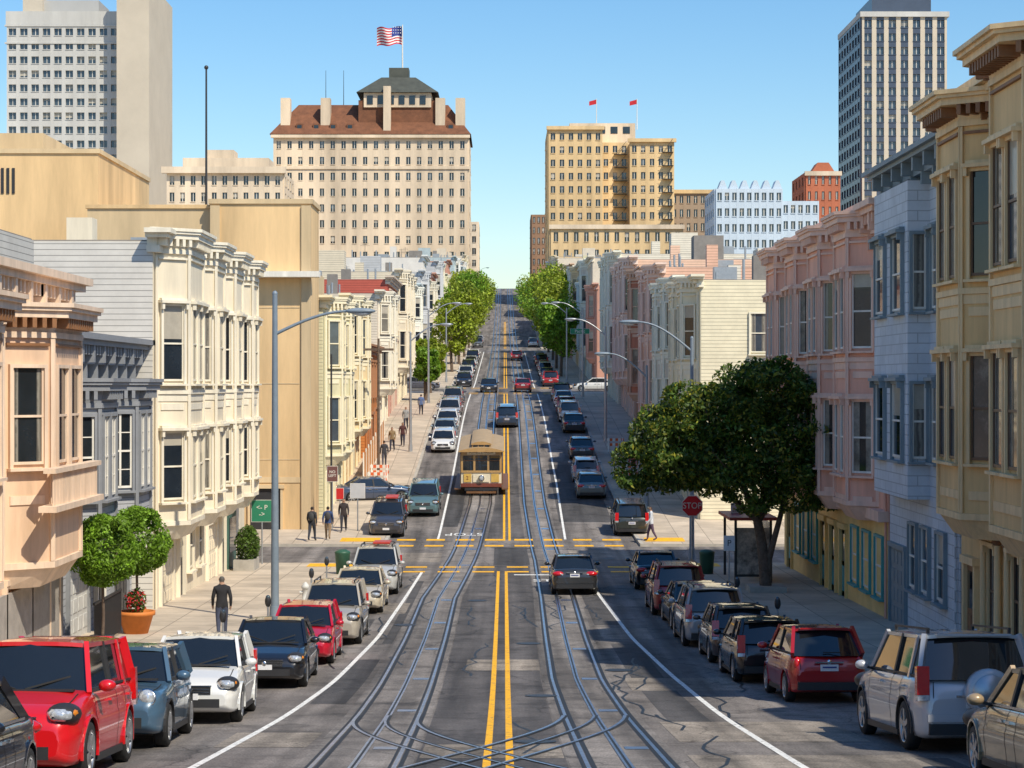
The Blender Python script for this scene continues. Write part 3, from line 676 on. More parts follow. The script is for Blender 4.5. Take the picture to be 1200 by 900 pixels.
    o['crown'].box(83.4,104.3,479,511.5,86,87.2,HW); o['crown'].box(87,101,484,506,87.2,91.5,NV); o['crown'].box(91,98,488,500,91.5,96,HW); o.done()
    o=O('tower_block'); o['core'].box(-126,-97.2,520,545,20,93,HW); f=F((0,520),(1,0),(0,-1))
    grid_tower(o,f,-126,-97.2,20,91,10,20,HW,.66,.50,.6,pier=HW,gm=GL_B); o['slab'].box(-97.15,-89,514,550,20,101,mat('tower_conc',(.56,.49,.39),.85,.06,.1))
    for z in(91,86.6): fb(o['cornice'],f,-126.5,-97.2,0,.8,z-.4,z,HW)
    o['crown'].box(-126.3,-97.2,519.6,545,91,94.5,HW); o['crown'].box(-120,-104,526,540,94.5,98.5,HG); o['mast'].tube((-119,530,98),(-119,530,108),.3,.15,GALV); o['crown'].box(-123,-118,524,529,94.5,100,MATS['tower_conc']); o.done()
    o=tower('apartment_building',-74,-48.5,450,470,10,46.5,11,10,HB,ny=4,ww=.45); fb(o['cornice'],F((0,450),(1,0),(0,-1)),-75,-47.8,0,1.5,46.2,47.6,HB); o['attic'].box(-71,-52,453,465,47.5,50,HB); o['attic'].box(-66,-60,455,462,50,52,HB); o.done()
    o=O('house'); o['walls'].box(-47,-31.5,128.5,140,-6,13,HW); o['roof'].add([(-47,128.3,13),(-31.2,128.3,13),(-34,131,16.5),(-44,131,16.5),(-31.2,140,13),(-47,140,13)],[(0,1,2,3),(1,4,2),(0,3,5),(3,2,4,5)],HG); o.done()
hotel()
# ------------------------------------------------------------ cars
PAINT=mat('car_paint',(1,1,1),.30,metal=.12,kind='paint',coat=1)
CGL=mat('car_glass',(.012,.015,.018),.03,.1,1,spec=.8,coat=.3); CHR=mat('chrome',(.7,.7,.72),.18,.05,3,metal=1); RIM=mat('alloy_rim',(.45,.46,.48),.35,.05,3,metal=.8)
HL=mat('headlamp',(.62,.66,.70),.05,.3,25,spec=1,coat=1,metal=.4); TLm=mat('tail_lamp',(.55,.008,.01),.15,.1,20,coat=1); PLATE=mat('plate',(.7,.7,.72),.5,.1,30); BTR=mat('black_trim',(.025,.025,.027),.5,.1,4)
KINDS={
 'sedan':dict(L=4.55,W=1.78,H=1.43,belt=.93,hood=.88,nose=.72,tail=.98,wb=.92,rf=.22,rr=-.95,rb=-1.72,wr=.32),
 'hatch':dict(L=4.05,W=1.74,H=1.50,belt=.98,hood=.93,nose=.75,tail=.98,wb=.98,rf=.35,rr=-1.5,rb=-1.88,wr=.32),
 'mini':dict(L=3.75,W=1.70,H=1.42,belt=.93,hood=.88,nose=.78,tail=.93,wb=.78,rf=.42,rr=-1.45,rb=-1.72,wr=.31),
 'fiat':dict(L=3.6,W=1.64,H=1.50,belt=.97,hood=.92,nose=.76,tail=.95,wb=.95,rf=.40,rr=-1.1,rb=-1.62,wr=.30),
 'suv':dict(L=4.55,W=1.84,H=1.72,belt=1.08,hood=1.05,nose=.88,tail=1.08,wb=.98,rf=.38,rr=-1.95,rb=-2.16,wr=.36),
 'boxy':dict(L=4.12,W=1.80,H=1.64,belt=1.04,hood=1.02,nose=.86,tail=1.04,wb=1.0,rf=.55,rr=-1.78,rb=-1.96,wr=.35),
}
def car_mesh(kind,rack=False,spare=False):
    q=KINDS[kind]; L,W,H=q['L'],q['W'],q['H']; hl=L/2; hw=W/2; ax=hl-.82 if L>3.8 else hl-.68; axr=-(hl-.80 if L>3.8 else hl-.62); wr=q['wr']
    X=sorted(set([-hl,-hl+.05,-hl+.18,-hl+.5,q['rb'],-.6,q['wb'],hl-.75,hl-.32,hl-.12,hl-.03,hl]))
    def hwf(x):
        e=hl-abs(x); return hw*float(np.interp(e,[0,.03,.1,.25,.55,1.1],[.74,.80,.87,.94,.985,1.0]))
    def zt(x):
        return float(np.interp(x,[-hl,-hl+.05,-hl+.16,-hl+.3,q['rb']+.1,q['wb']-.15,q['wb']+.05,hl-.75,hl-.3,hl-.1,hl-.02,hl],
          [q['tail']-.30,q['tail']-.14,q['tail']-.03,q['tail'],q['belt']+.02,q['belt']+.02,q['hood']+.03,q['hood']-.02,q['nose']+.04,q['nose']-.05,q['nose']-.14,q['nose']-.22]))
    def zb(x):
        e=hl-abs(x); return float(np.interp(e,[0,.05,.2,.7],[.34,.26,.21,.19]))
    prof=[(0,0),(.5,0),(.86,.0),(.945,.04),(.975,.12),(.98,.25),(.990,.36),(1.0,.46),(.998,.60),(.978,.66),(.970,.78),(.95,.88),(.91,.95),(.82,.99),(.5,1.02),(0,1.035)]
    full=prof+[(-a,b) for a,b in prof[-2:0:-1]]
    xs=sorted(set(list(np.linspace(-hl,hl,44))+X)); n=len(full)
    vs=[];fs=[]
    for x in xs:
        w,a,b=hwf(x),zb(x),zt(x)
        for p,r_ in full: vs.append((x,w*p,a+(b-a)*r_))
    for i in range(len(xs)-1):
        for k in range(n):
            j=(k+1)%n; fs.append((i*n+k,i*n+j,(i+1)*n+j,(i+1)*n+k))
    fs.append(tuple(range(n))); fs.append(tuple(range((len(xs)-1)*n,len(xs)*n))[::-1])
    me=bpy.data.meshes.new('b'); me.from_pydata(vs,[],fs); me.materials.append(PAINT); me.materials.append(BTR)
    bm=bmesh.new(); bm.from_mesh(me); bmesh.ops.recalc_face_normals(bm,faces=bm.faces); bm.to_mesh(me); bm.free()
    body=bpy.data.objects.new('b',me); COL.objects.link(body)
    cm=M()
    for cx in(ax,axr):
        for s in(-1,1):
            sg=24; R=wr+.055; y0,y1=s*(hw-.30),s*(hw+.3)
            v=[(cx+R*math.cos(2*math.pi*i/sg),yv,wr+.01+R*math.sin(2*math.pi*i/sg)) for yv in(y0,y1) for i in range(sg)]
            f_=[(i,(i+1)%sg,sg+(i+1)%sg,sg+i) for i in range(sg)]+[tuple(range(sg))[::-1],tuple(range(sg,2*sg))]
            cm.add(v,f_,BTR)
    cme=bpy.data.meshes.new('c'); cme.from_pydata(cm.v,[],cm.f); cme.materials.append(PAINT); cme.materials.append(BTR)
    bm=bmesh.new(); bm.from_mesh(cme); bmesh.ops.recalc_face_normals(bm,faces=bm.faces)
    for f_ in bm.faces: f_.material_index=1
    bm.to_mesh(cme); bm.free()
    cut=bpy.data.objects.new('c',cme); COL.objects.link(cut)
    md=body.modifiers.new('x','BOOLEAN'); md.operation='DIFFERENCE'; md.solver='EXACT'; md.object=cut
    dg=bpy.context.evaluated_depsgraph_get(); dg.update(); ev=body.evaluated_get(dg).to_mesh()
    C=M(); C.mi(PAINT);C.mi(BTR)
    C.v=[tuple(v.co) for v in ev.vertices]
    for p in ev.polygons:
        C.f.append(tuple(p.vertices)); C.m.append(p.material_index if p.material_index<2 else 0)
        C.sm.append(p.material_index==0 and len(p.vertices)<6)
    bpy.data.objects.remove(body); bpy.data.objects.remove(cut)
    bw=hw*.90; tw=hw*.74; bz=q['belt']-.03; tz=H-.055; wb,rf,rr,rb=q['wb'],q['rf'],q['rr'],q['rb']
    base=[(wb,bw,bz),(wb+.16,0,bz),(wb,-bw,bz),(rb,-bw*.95,bz),(rb-.10,0,bz),(rb,bw*.95,bz)]
    top=[(rf,tw,tz),(rf+.10,0,tz+.03),(rf,-tw,tz),(rr,-tw*.96,tz-.02),(rr-.06,0,tz),(rr,tw*.96,tz-.02)]
    C.add(base+top,[(0,1,7,6),(1,2,8,7),(3,4,10,9),(4,5,11,10)],CGL,True)
    C.add(base+top,[(2,3,9,8),(5,0,6,11),(6,7,8,9,10,11)],CGL,False)
    nx_,ny_=10,8; vs=[];fs=[]
    for i in range(nx_+1):
        t=i/nx_; x=rr-.05+(rf-rr+.08)*t
        zc=math.sin(math.pi*min(1,max(0,.08+.84*t)))**.5
        for k in range(ny_+1):
            s=-1+2*k/ny_; w=tw*(1.03-.03*(1-t))
            vs.append((x+(.09*(1-s*s) if i==nx_ else (-.05*(1-s*s) if i==0 else 0)),w*s,H-.055+.055*zc*(1-abs(s)**3)+.012))
    for i in range(nx_):
        for k in range(ny_): a=i*(ny_+1)+k; fs.append((a,a+1,a+ny_+2,a+ny_+1))
    C.add(vs,fs,PAINT,True)
    low=[(v[0],v[1]*1.005,v[2]-.05) for v in vs]
    ring=[k for k in range(ny_+1)]+[i*(ny_+1)+ny_ for i in range(1,nx_+1)]+[nx_*(ny_+1)+k for k in range(ny_-1,-1,-1)]+[i*(ny_+1) for i in range(nx_-1,0,-1)]
    rv=[vs[i] for i in ring]+[low[i] for i in ring]; nn=len(ring)
    C.add(rv,[(i,(i+1)%nn,nn+(i+1)%nn,nn+i) for i in range(nn)],PAINT)
    for s in(-1,1):
        hx=[wb+.22+(hl-.22-wb-.22)*i/8 for i in range(9)]
        for i in range(8):
            P=[]
            for xx in(hx[i],hx[i+1]):
                w,a,b=hwf(xx),zb(xx),zt(xx); P.append((xx,s*w*.80,a+(b-a)*.993+.006))
            C.beam(P[0],P[1],.014,.006,BLACK)
        C.beam((wb+.14,s*.06,bz+.06),(wb-.12,s*.55,bz+.20),.02,.02,BLACK)
    C.beam((wb+.13,-bw*.8,bz+.045),(wb+.13,bw*.8,bz+.045),.12,.03,BTR)
    for s in(-1,1):
        C.beam((wb+.03,s*bw,bz),(rf+.01,s*tw,tz+.02),.06,.07,PAINT)
        rp=.10 if kind=='sedan' else .15
        C.beam((rb+.04,s*bw*.95,bz),(rr+.02,s*tw*.96,tz+.01),.07,rp+.04,PAINT)
        for xc,bk in(((rf+rr)/2+.18,True),)+((((rr)+.42,False),) if kind in('suv','boxy','hatch') else ()):
            yb,yt=s*(bw-.008),s*(tw+.0); C.beam((xc+.04,yb,bz),(xc-.02,yt,tz+.01),.035,.09,BTR if bk else PAINT,up=(1,0,0))
        C.beam((wb,s*(bw+.004),bz+.045),(rb,s*(bw*.95+.004),bz+.045),.03,.03,BTR if kind!='sedan' else CHR)
        for xc in(wb-.08,(rf+rr)/2+.16,max(rr+.30,axr+.25)):
            w,a,b=hwf(xc),zb(xc),zt(xc); P=[(xc,s*(w*p+.003),a+(b-a)*r_) for p,r_ in prof[3:13]]
            for i in range(len(P)-1): C.add([(P[i][0]-.008,)+P[i][1:],(P[i][0]+.008,)+P[i][1:],(P[i+1][0]+.008,)+P[i+1][1:],(P[i+1][0]-.008,)+P[i+1][1:]],[(0,1,2,3)],BLACK)
        for xc in(wb-.95 if wb-.95>rr else 0,rr+.55 if kind!='fiat' else -.3):
            w=hwf(xc); C.box(xc-.09,xc+.09,min(s*w*.965,s*(w*.965+.045)),max(s*w*.965,s*(w*.965+.045)),q['belt']-.16,q['belt']-.13,CHR if kind=='sedan' else PAINT)
        C.beam((ax-.42,s*(hw*.955),.235),(axr+.42,s*(hw*.955),.235),.05,.09,BTR)
        for cx in(ax,axr):
            sg=14; R=wr+.05
            for i in range(sg):
                t0=math.pi*(-.08+1.16*i/sg);t1=math.pi*(-.08+1.16*(i+1)/sg)
                wq=lambda t:(hwf(cx+R*math.cos(t))*.993)
                C.beam((cx+R*math.cos(t0),s*(wq(t0)),wr+.01+R*math.sin(t0)),(cx+R*math.cos(t1),s*(wq(t1)),wr+.01+R*math.sin(t1)),.03,.035,BTR if kind in('suv','mini') else PAINT,up=(0,1,0))
        C.ell((wb-.12,s*(hw+.10),q['belt']+.06),(.09,.11,.075),PAINT); C.beam((wb-.1,s*(hw-.1),q['belt']-.01),(wb-.12,s*(hw+.08),q['belt']+.04),.05,.04,BTR)
        for cx in(ax,axr):
            y0=s*(hw-.215); 
            C.lathe((cx,y0,wr),(0,s,0),[(0,wr*.6),(0,wr*.9),(.02,wr),(.17,wr),(.20,wr*.93),(.205,wr*.70)],BLACK,24)
            C.lathe((cx,y0,wr),(0,s,0),[(.205,wr*.70),(.20,wr*.66),(.17,wr*.64)],RIM,24)
            C.lathe((cx,y0,wr),(0,s,0),[(.13,wr*.66),(.13,.001)],BLACK,24,False)
            C.lathe((cx,y0,wr),(0,s,0),[(.14,wr*.2),(.195,wr*.17),(.20,.001)],RIM,12)
            ns=6 if kind!='suv' else 5
            for i in range(ns):
                t=2*math.pi*i/ns+.3
                C.beam((cx+wr*.12*math.cos(t),y0+s*.18,wr+wr*.12*math.sin(t)),(cx+wr*.67*math.cos(t),y0+s*.185,wr+wr*.67*math.sin(t)),.03,.075,RIM,up=(-math.sin(t),0,math.cos(t)))
        zn=q['nose']; hx=hl-.17
        if kind in('mini','fiat'):
            C.ell((hx+.03,s*hw*.68,zn-.06),(.10,.13,.13),HL,16,10); C.lathe((hx+.06,s*hw*.68,zn-.06),(1,0,.3),[(0,.135),(.03,.14),(.035,.12)],CHR,18)
        else:
            C.ell((hx-.075,s*hw*.755,zn-.045),(.27,.205,.135),BTR,16,10); C.ell((hx-.045,s*hw*.75,zn-.045),(.26,.19,.112),HL,16,10); C.ell((hx+.11,s*hw*.68,zn-.06),(.085,.075,.065),CHR,12,8); C.ell((hx-.02,s*hw*.90,zn-.03),(.14,.06,.06),mat('amber_lamp',(.6,.2,.02),.2),10,6)
        C.ell((hl-.10,s*hw*.66,.37),(.075,.10,.065),BTR,10,6); C.ell((hl-.085,s*hw*.66,.37),(.07,.06,.045),HL,10,6)
        if kind=='sedan': C.ell((-hl+.13,s*hw*.70,q['tail']-.17),(.15,.24,.10),TLm,14,8); C.ell((-hl+.05,s*hw*.56,q['tail']-.19),(.07,.07,.04),HL,10,6)
        elif kind in('fiat','mini'): C.ell((-hl+.14,s*hw*.76,q['tail']-.17),(.10,.085,.15),TLm,12,8)
        else:
            C.beam((-hl+.10,s*hw*.855,q['tail']-.25),(rb+.03,s*hw*.84,q['tail']+.16),.14,.18,TLm); C.beam((-hl+.085,s*hw*.855,q['tail']-.33),(-hl+.09,s*hw*.855,q['tail']-.25),.13,.17,HL)
    zn=q['nose']
    C.beam((hl-.02,-hw*.44,zn-.15),(hl-.02,hw*.44,zn-.15),.06,.14,BTR)
    for k in(-.03,.02): C.beam((hl+.012,-hw*.42,zn-.15+k),(hl+.012,hw*.42,zn-.15+k),.01,.014,CHR)
    C.beam((hl-.005,-hw*.46,zn-.07),(hl-.005,hw*.46,zn-.07),.05,.02,CHR)
    C.beam((hl-.02,-hw*.62,.38),(hl-.02,hw*.62,.38),.05,.15,BTR); C.box(hl,hl+.02,-.17,.17,.44,.55,PLATE); C.ell((hl+.01,0,zn-.15),(.02,.06,.06),CHR)
    C.beam((-hl+.03,-hw*.78,.35),(-hl+.03,hw*.78,.35),.10,.16,BTR); C.beam((-hl+.02,-hw*.80,.51),(-hl+.02,hw*.80,.51),.09,.11,PAINT)
    pz=.72 if kind!='sedan' else .76
    C.box(-hl-.02,-hl+.02,-.18,.18,pz-.07,pz+.06,PLATE); C.box(-hl-.03,-hl+.02,-.14,.14,pz-.01,pz+.02,mat('plate_text',(.05,.07,.25)))
    C.beam((-hl-.0,-hw*.35,pz+.10),(-hl-.0,hw*.35,pz+.10),.04,.03,CHR)
    C.ell((-hl+.01,0,q['tail']-.12),(.03,.05,.05),CHR)
    if kind!='sedan':
        C.beam((rr-.10,-tw*.8,H-.03),(rr-.10,tw*.8,H-.03),.16,.03,PAINT); C.beam((rr-.16,-.15,H-.035),(rr-.16,.15,H-.035),.02,.02,TLm)
        C.beam((rb-.07,-.25,bz+.07),(rb-.05,.1,bz+.07),.02,.02,BLACK)
        for s in(-1,1): C.beam((-hl+.02,s*hw*.70,q['tail']-.36),(-hl+.02,s*hw*.70,q['tail']-.06),.012,.012,BLACK)
    if kind in('suv',) or rack:
        for s in(-1,1):
            C.beam((rf-.1,s*tw*.88,H+.05),(rr+.1,s*tw*.88,H+.05),.035,.03,BTR)
            for xq in(rf-.15,rr+.15): C.box(xq-.03,xq+.03,s*tw*.88-.02,s*tw*.88+.02,H-.02,H+.05,BTR)
    if rack:
        for xq in(rf-.45,rr+.6): C.beam((xq,-tw*.9,H+.08),(xq,tw*.9,H+.08),.05,.03,BTR)
        C.box(-1.2,.1,-.15,.5,H+.10,H+.16,mat('surfboard_red',(.5,.05,.03),.4)); 
    if spare:
        C.lathe((-hl-.02,-.12,.88),(-1,0,0),[(0,.30),(.02,.34),(.16,.345),(.20,.31),(.215,.2),(.22,.001)],PAINT,24)
        C.lathe((-hl-.02,-.12,.88),(-1,0,0),[(.205,.26),(.225,.25),(.23,.001)],RIM,24)
    return C.mesh('car_'+kind)
CM={}
def car(kind,x,ya,col,face,name='parked_car',yaw=0,rack=False,spare=False,sc=1,lateral=False):
    key=(kind,rack,spare)
    if key not in CM: CM[key]=car_mesh(*key)
    L=KINDS[kind]['L']; yc=ya+(L/2 if not lateral else 0)
    o=bpy.data.objects.new(name,CM[key]); COL.objects.link(o)
    th=math.atan(slope(yc)); t=Vector((0,math.cos(th),math.sin(th))); up=Vector((0,-math.sin(th),math.cos(th)))
    if lateral: fw=Vector((face,0,0))
    else: fw=t*face
    fw=(Matrix.Rotation(math.radians(yaw),3,up)@fw); lf=up.cross(fw)
    Mx=Matrix((fw*sc,lf*sc,up*sc)).transposed().to_4x4(); Mx.translation=Vector((x,yc,G(yc)+.004)); o.matrix_world=Mx
    o.color=tuple(col)+(1,); return o
RED=(.66,.008,.012);BLK=(.012,.012,.015);SLV=(.46,.47,.50);WHT=(.76,.76,.74);NAVY=(.03,.05,.09);GRY=(.12,.13,.14);MAR=(.22,.015,.02);BEI=(.55,.48,.36);TEA=(.10,.17,.18)
car('sedan',-6.5,20.6,BLK,-1,yaw=1,sc=1.08); car('boxy',-6.5,27.0,RED,-1,sc=1.13); car('mini',-6.3,32.6,(.06,.12,.19),-1,yaw=1.5,sc=1.12); car('hatch',-5.8,37.9,WHT,-1,yaw=1.5,sc=1.06)
car('sedan',-5.45,47.0,BLK,-1,yaw=1,sc=1.05); car('hatch',-5.25,53.2,(.50,.01,.03),-1); car('suv',-5.0,59.3,(.42,.38,.32),-1); car('sedan',-4.95,69.6,BEI,-1)
car('suv',-4.85,77.2,(.50,.50,.48),-1,rack=True); car('suv',-6.0,105.4,(.05,.05,.06),-1,rack=True); car('suv',-4.45,114,TEA,-1); car('sedan',-7.6,121.5,(.05,.07,.12),1,lateral=True,yaw=12)
for k,x,y,c in(('hatch',-4.3,146,WHT),('sedan',-4.4,153,(.25,.3,.33)),('sedan',-4.4,160,WHT),('suv',-4.4,167,SLV),('sedan',-4.4,174,(.2,.1,.1)),('suv',-4.5,181,(.3,.3,.28)),('sedan',-4.5,188,NAVY),('hatch',-4.4,226,BLK),('sedan',-4.5,234,SLV),('suv',-4.5,242,WHT),('sedan',-4.5,250,GRY),('suv',-4.5,259,BLK),('sedan',-4.5,268,WHT),('sedan',-4.5,280,SLV),('suv',-4.5,292,BLK),('sedan',-4.5,305,WHT),('suv',-4.6,360,GRY),('sedan',-4.6,375,SLV)): car(k,x,y,c,-1)
car('sedan',-1.5,208,BLK,-1,name='car'); car('suv',.3,162,NAVY,1,name='car')
car('sedan',7.5,24.2,(.36,.26,.15),1,sc=1.1); car('suv',7.35,31.8,(.46,.47,.50),1,spare=True,yaw=2,sc=1.08); car('fiat',6.85,43.0,(.38,.012,.015),1,yaw=2,sc=1.05); car('hatch',6.4,48.3,BLK,1,yaw=1); car('hatch',6.35,53.4,(.06,.05,.05),1)
car('suv',6.15,58.5,(.36,.37,.38),1); car('suv',6.0,68.8,(.28,.015,.02),1); car('sedan',6.2,63.9,(.03,.03,.03),1,yaw=1) ; car('sedan',6.05,79.2,BLK,1)
car('sedan',2.75,77.2,(.03,.03,.032),1,name='car')
for k,x,y,c in(('suv',6.7,106,(.03,.035,.03)),('sedan',5.3,122,(.10,.14,.15)),('hatch',5.3,130,SLV),('sedan',5.5,142,(.06,.07,.08)),('sedan',5.5,158,(.03,.03,.035)),('suv',5.4,166,WHT),('hatch',5.4,174,(.3,.02,.02)),('sedan',5.4,182,WHT),('suv',5.4,190,BLK),('suv',5.2,226,(.35,.02,.02)),('sedan',5.2,235,SLV),('sedan',5.2,244,BLK),('suv',5.2,254,WHT),('sedan',5.2,266,MAR),('suv',5.2,280,BLK),('sedan',5.2,295,SLV),('suv',5.2,362,WHT)): car(k,x,y,c,1)
car('sedan',2.0,209,(.25,.02,.02),1,name='car'); car('sedan',9.5,213,WHT,-1,lateral=True,name='car'); car('sedan',-9,216,(.1,.1,.12),1,lateral=True,name='car'); car('sedan',-20,97,SLV,1,lateral=True); car('hatch',1.9,300,MAR,1,name='car')
# ------------------------------------------------------------ cable car
def cablecar():
    o=O('cable_car'); MR=mat('tram_maroon',(.20,.05,.03),.4,.05,3,coat=.5);YL=mat('tram_yellow',(.46,.28,.11),.4,.08,3,coat=.5);CRm=mat('tram_cream',(.74,.66,.50),.5,.05,3);WD=mat('tram_wood',(.18,.085,.035),.5,.2,4);RFm=mat('tram_roof',(.38,.28,.17),.7,.1,3)
    B=o['body']; w=1.22; Ln=8.2
    B.box(-w,w,.05,.12,.55,1.45,CRm); B.box(-w,w,.12,Ln,.45,.62,WD)
    for s in(-1,1):
        B.box(s*w-.04,s*w+.04,3.4,Ln,.55,1.4,MR); B.box(s*w-.05,s*w+.05,3.4,Ln,1.32,1.42,CRm)
        for y in np.arange(.12,Ln,.95): B.box(s*w-.05,s*w+.05,y,y+.1,.6,2.55,WD)
        o['steps'].box(s*(w+.22)-.2,s*(w+.22)+.2,.2,Ln-.2,.32,.38,WD)
        o['poles'].tube((s*(w+.03),.15,.5),(s*(w+.03),.15,2.5),.03,.03,CHR)
        o['glass'].box(s*w-.01,s*w+.01,3.5,Ln-.1,1.45,2.4,CGL)
    B.box(-w,w,.0,.05,.5,.72,MR); B.box(-w,w,-.02,.05,1.38,1.5,YL); B.box(-w,w,-.01,.06,2.42,2.75,YL)
    for x in(-w+.05,-.42,.42,w-.05): B.box(x-.06,x+.06,-.01,.08,1.5,2.42,YL)
    for a,b in((-w+.1,-.48),(-.36,.36),(.48,w-.1)):
        o['glass'].box(a,b,.02,.04,1.5,2.42,CGL); B.box(a,b,-.005,.02,2.08,2.13,WD)
    B.box(-.85,.85,-.035,-.012,2.48,2.70,CRm); B.box(-.5,.5,-.02,.0,.8,1.3,CRm)
    B.box(-w+.15,-.6,-.01,.05,.8,1.3,mat('tram_gold',(.62,.40,.10),.4)); B.box(.6,w-.15,-.01,.05,.8,1.3,MATS['tram_gold'])
    B.box(-1.0,1.0,-.15,0,.30,.45,DARK); o['fender'].beam((-.9,-.2,.2),(.9,-.2,.2),.08,.12,WD)
    o['headlamp'].lathe((0,.0,1.05),(0,-1,0),[(0,.17),(.16,.19),(.17,.16)],CHR,18); o['headlamp'].ell((0,-.12,1.05),(.15,.05,.15),HL)
    B.box(-w,w,Ln-.08,Ln,.5,2.5,MR); B.box(-w+.06,w-.06,3.4,3.46,.6,2.5,WD); o['seats'].box(-.35,.35,.8,3.2,.6,1.0,WD); o['seats'].box(-.06,.06,.8,3.2,1.0,1.45,WD)
    for (hw_,z0,rise,m,ya,yb) in((1.38,2.72,.22,RFm,-.35,Ln+.3),(.62,3.12,.14,RFm,.0,Ln-.1)):
        nn=12; pts=[(-hw_+2*hw_*i/nn,z0+rise*(1-(2*i/nn-1)**2)) for i in range(nn+1)]
        vs=[(x,ya,z) for x,z in pts]+[(x,yb,z) for x,z in pts]+[(x,ya,z0-.06) for x,z in pts]+[(x,yb,z0-.06) for x,z in pts]
        k=nn+1; o['roof'].add(vs,[(i,i+1,k+i+1,k+i) for i in range(nn)],m,True); o['roof'].add(vs,[(i,i+1,2*k+i+1,2*k+i) for i in range(nn)]+[(k+i,k+i+1,3*k+i+1,3*k+i) for i in range(nn)]+[(2*k,3*k,3*k+nn,2*k+nn),(0,k,3*k,2*k),(nn,k+nn,3*k+nn,2*k+nn)],YL)
    B.box(-.56,.56,.05,Ln-.2,2.85,3.07,YL); 
    for x in(-.35,0,.35): o['glass'].box(x-.14,x+.14,.02,.05,2.93,3.05,CGL)
    for y in np.arange(.4,Ln-.4,.6):
        for s in(-1,1): o['glass'].box(s*.565-.005,s*.565+.005,y,y+.4,2.9,3.03,CGL)
    for y in(1.5,6.7):
        for s in(-1,1): o['wheels'].lathe((s*.55,y,.33),(s,0,0),[(0,.33),(.08,.33),(.08,.05)],DARK,18)
    text(o,'POWELL & MASON',(0,-.04,2.59),(math.radians(90),0,0),.17,DARK); text(o,'2',(-.85,-.02,1.05),(math.radians(90),0,0),.3,MR)
    e=o.done(); yc=124; th=math.atan(slope(128)); e.location=(TL(126)+.05,yc,G(yc)+.03); e.rotation_euler=(th,0,0)
cablecar()
# ------------------------------------------------------------ trees
def leaves(m,blobs,n,size,mt,shell=.55,thin=0):
    cs=np.array([b[:3] for b in blobs],float); rs=np.array([b[3:6] if len(b)>4 else (b[3],)*3 for b in blobs],float)
    wt=(rs.prod(1))**(2/3); idx=rng.choice(len(blobs),n,p=wt/wt.sum())
    d=rng.normal(size=(n,3)); d/=np.linalg.norm(d,axis=1)[:,None]
    r=shell+(1.08-shell)*rng.random(n)**.6
    P=cs[idx]+d*r[:,None]*rs[idx]
    q=np.sin(P[:,0]*2.9+idx)*np.sin(P[:,1]*2.3+1)*np.sin(P[:,2]*3.1+2)
    keep=q>-.48+thin+.25*rng.random(n); P=P[keep]; n=len(P)
    a=rng.normal(size=(n,3)); a/=np.linalg.norm(a,axis=1)[:,None]; b=rng.normal(size=(n,3)); b=np.cross(a,b); b/=np.linalg.norm(b,axis=1)[:,None]
    s=size*(.6+.8*rng.random(n))[:,None]
    V=np.stack([P-a*s,P+b*s*.45,P+a*s,P-b*s*.45],1).reshape(-1,3); o_=len(m.v)
    m.v.extend(map(tuple,V.tolist())); i=m.mi(mt)
    m.f.extend([(o_+4*k,o_+4*k+1,o_+4*k+2,o_+4*k+3) for k in range(n)]); m.m.extend([i]*n); m.sm.extend([False]*n)
def bigtree():
    o=O('street_tree'); T=o['trunk']; bx,by=10.0,77.5; bz=G(by)+.14
    T.path([(bx,by,bz-.1),(bx-.05,by,bz+.8),(bx-.15,by+.1,bz+1.8),(bx-.35,by,bz+2.8)],.24,.17,BARK,12)
    T.path([(bx+.05,by,bz),(bx+.1,by,bz+1.2),(bx+.5,by-.2,bz+2.8),(bx+1.0,by,bz+4.6)],.15,.08,BARK,10)
    for e in((6.2,77,-3.0),(7.6,76.6,-1.0),(9,78.6,0),(10.6,77,-.6),(12,77.6,-2.6),(5.6,78,-2.2),(8.2,75.6,-3.2)):
        p0=Vector((bx-.3,by,bz+2.6)); e=Vector(e); mid=(p0+e)/2+Vector((0,0,.5)); T.path([p0,mid,e],.11,.035,BARK,7)
        for k in range(3):
            T.path([mid.lerp(e,k/3),e+Vector((random.uniform(-1,1),random.uniform(-1,1),random.uniform(-.6,.8)))],.04,.012,BARK,5)
    bl=[]; R=random.Random(4)
    base=[(5.2,77.5,-3.1,1.05),(6.5,76.6,-2.4,1.25),(5.9,78.4,-1.8,1.0),(7.9,77,-1.4,1.4),(9.0,76.4,-.5,1.3),(10.4,77.4,-.3,1.2),(11.5,76.8,-1.3,1.35),(12.3,77.0,-2.7,1.15),(9.8,76.2,-2.3,1.4),(8.3,76.4,-2.9,1.1),(10.9,77,-3.6,1.2),(9.0,78.6,-1.8,1.5),(11.6,77.6,-.6,.9),(7.0,77.5,-.9,1.0),(9.6,77.3,.25,.7),(12.3,76.7,-3.9,.8),(7.1,77.4,-2.8,1.15),(9.4,76.6,-3.9,1.0),(7.9,77.2,-3.3,.95),(6.1,77,-3.2,.9)]
    for b in base:
        bl.append(b)
        for k in range(7):
            d=Vector((R.gauss(0,1),R.gauss(0,1),R.gauss(0,1))).normalized()*b[3]*1.05
            rr_=b[3]*R.uniform(.2,.42); zz=max(b[2]+d.z*.85,-3.7 if b[0]<9 else -4.7); bl.append((b[0]+d.x,b[1]+d.y,zz,rr_,rr_,rr_*.7))
    leaves(o['foliage'],bl,68000,.10,LEAF,.45,.14); leaves(o['foliage'],bl,14000,.10,mat('leaves_olive',(.26,.26,.03),.5,.3,1,kind='leaf'),.85,.25)
    o['planter'].box(bx-.7,bx+.7,by-.7,by+.7,bz-.1,bz+.22,CURB); o.done()
bigtree()
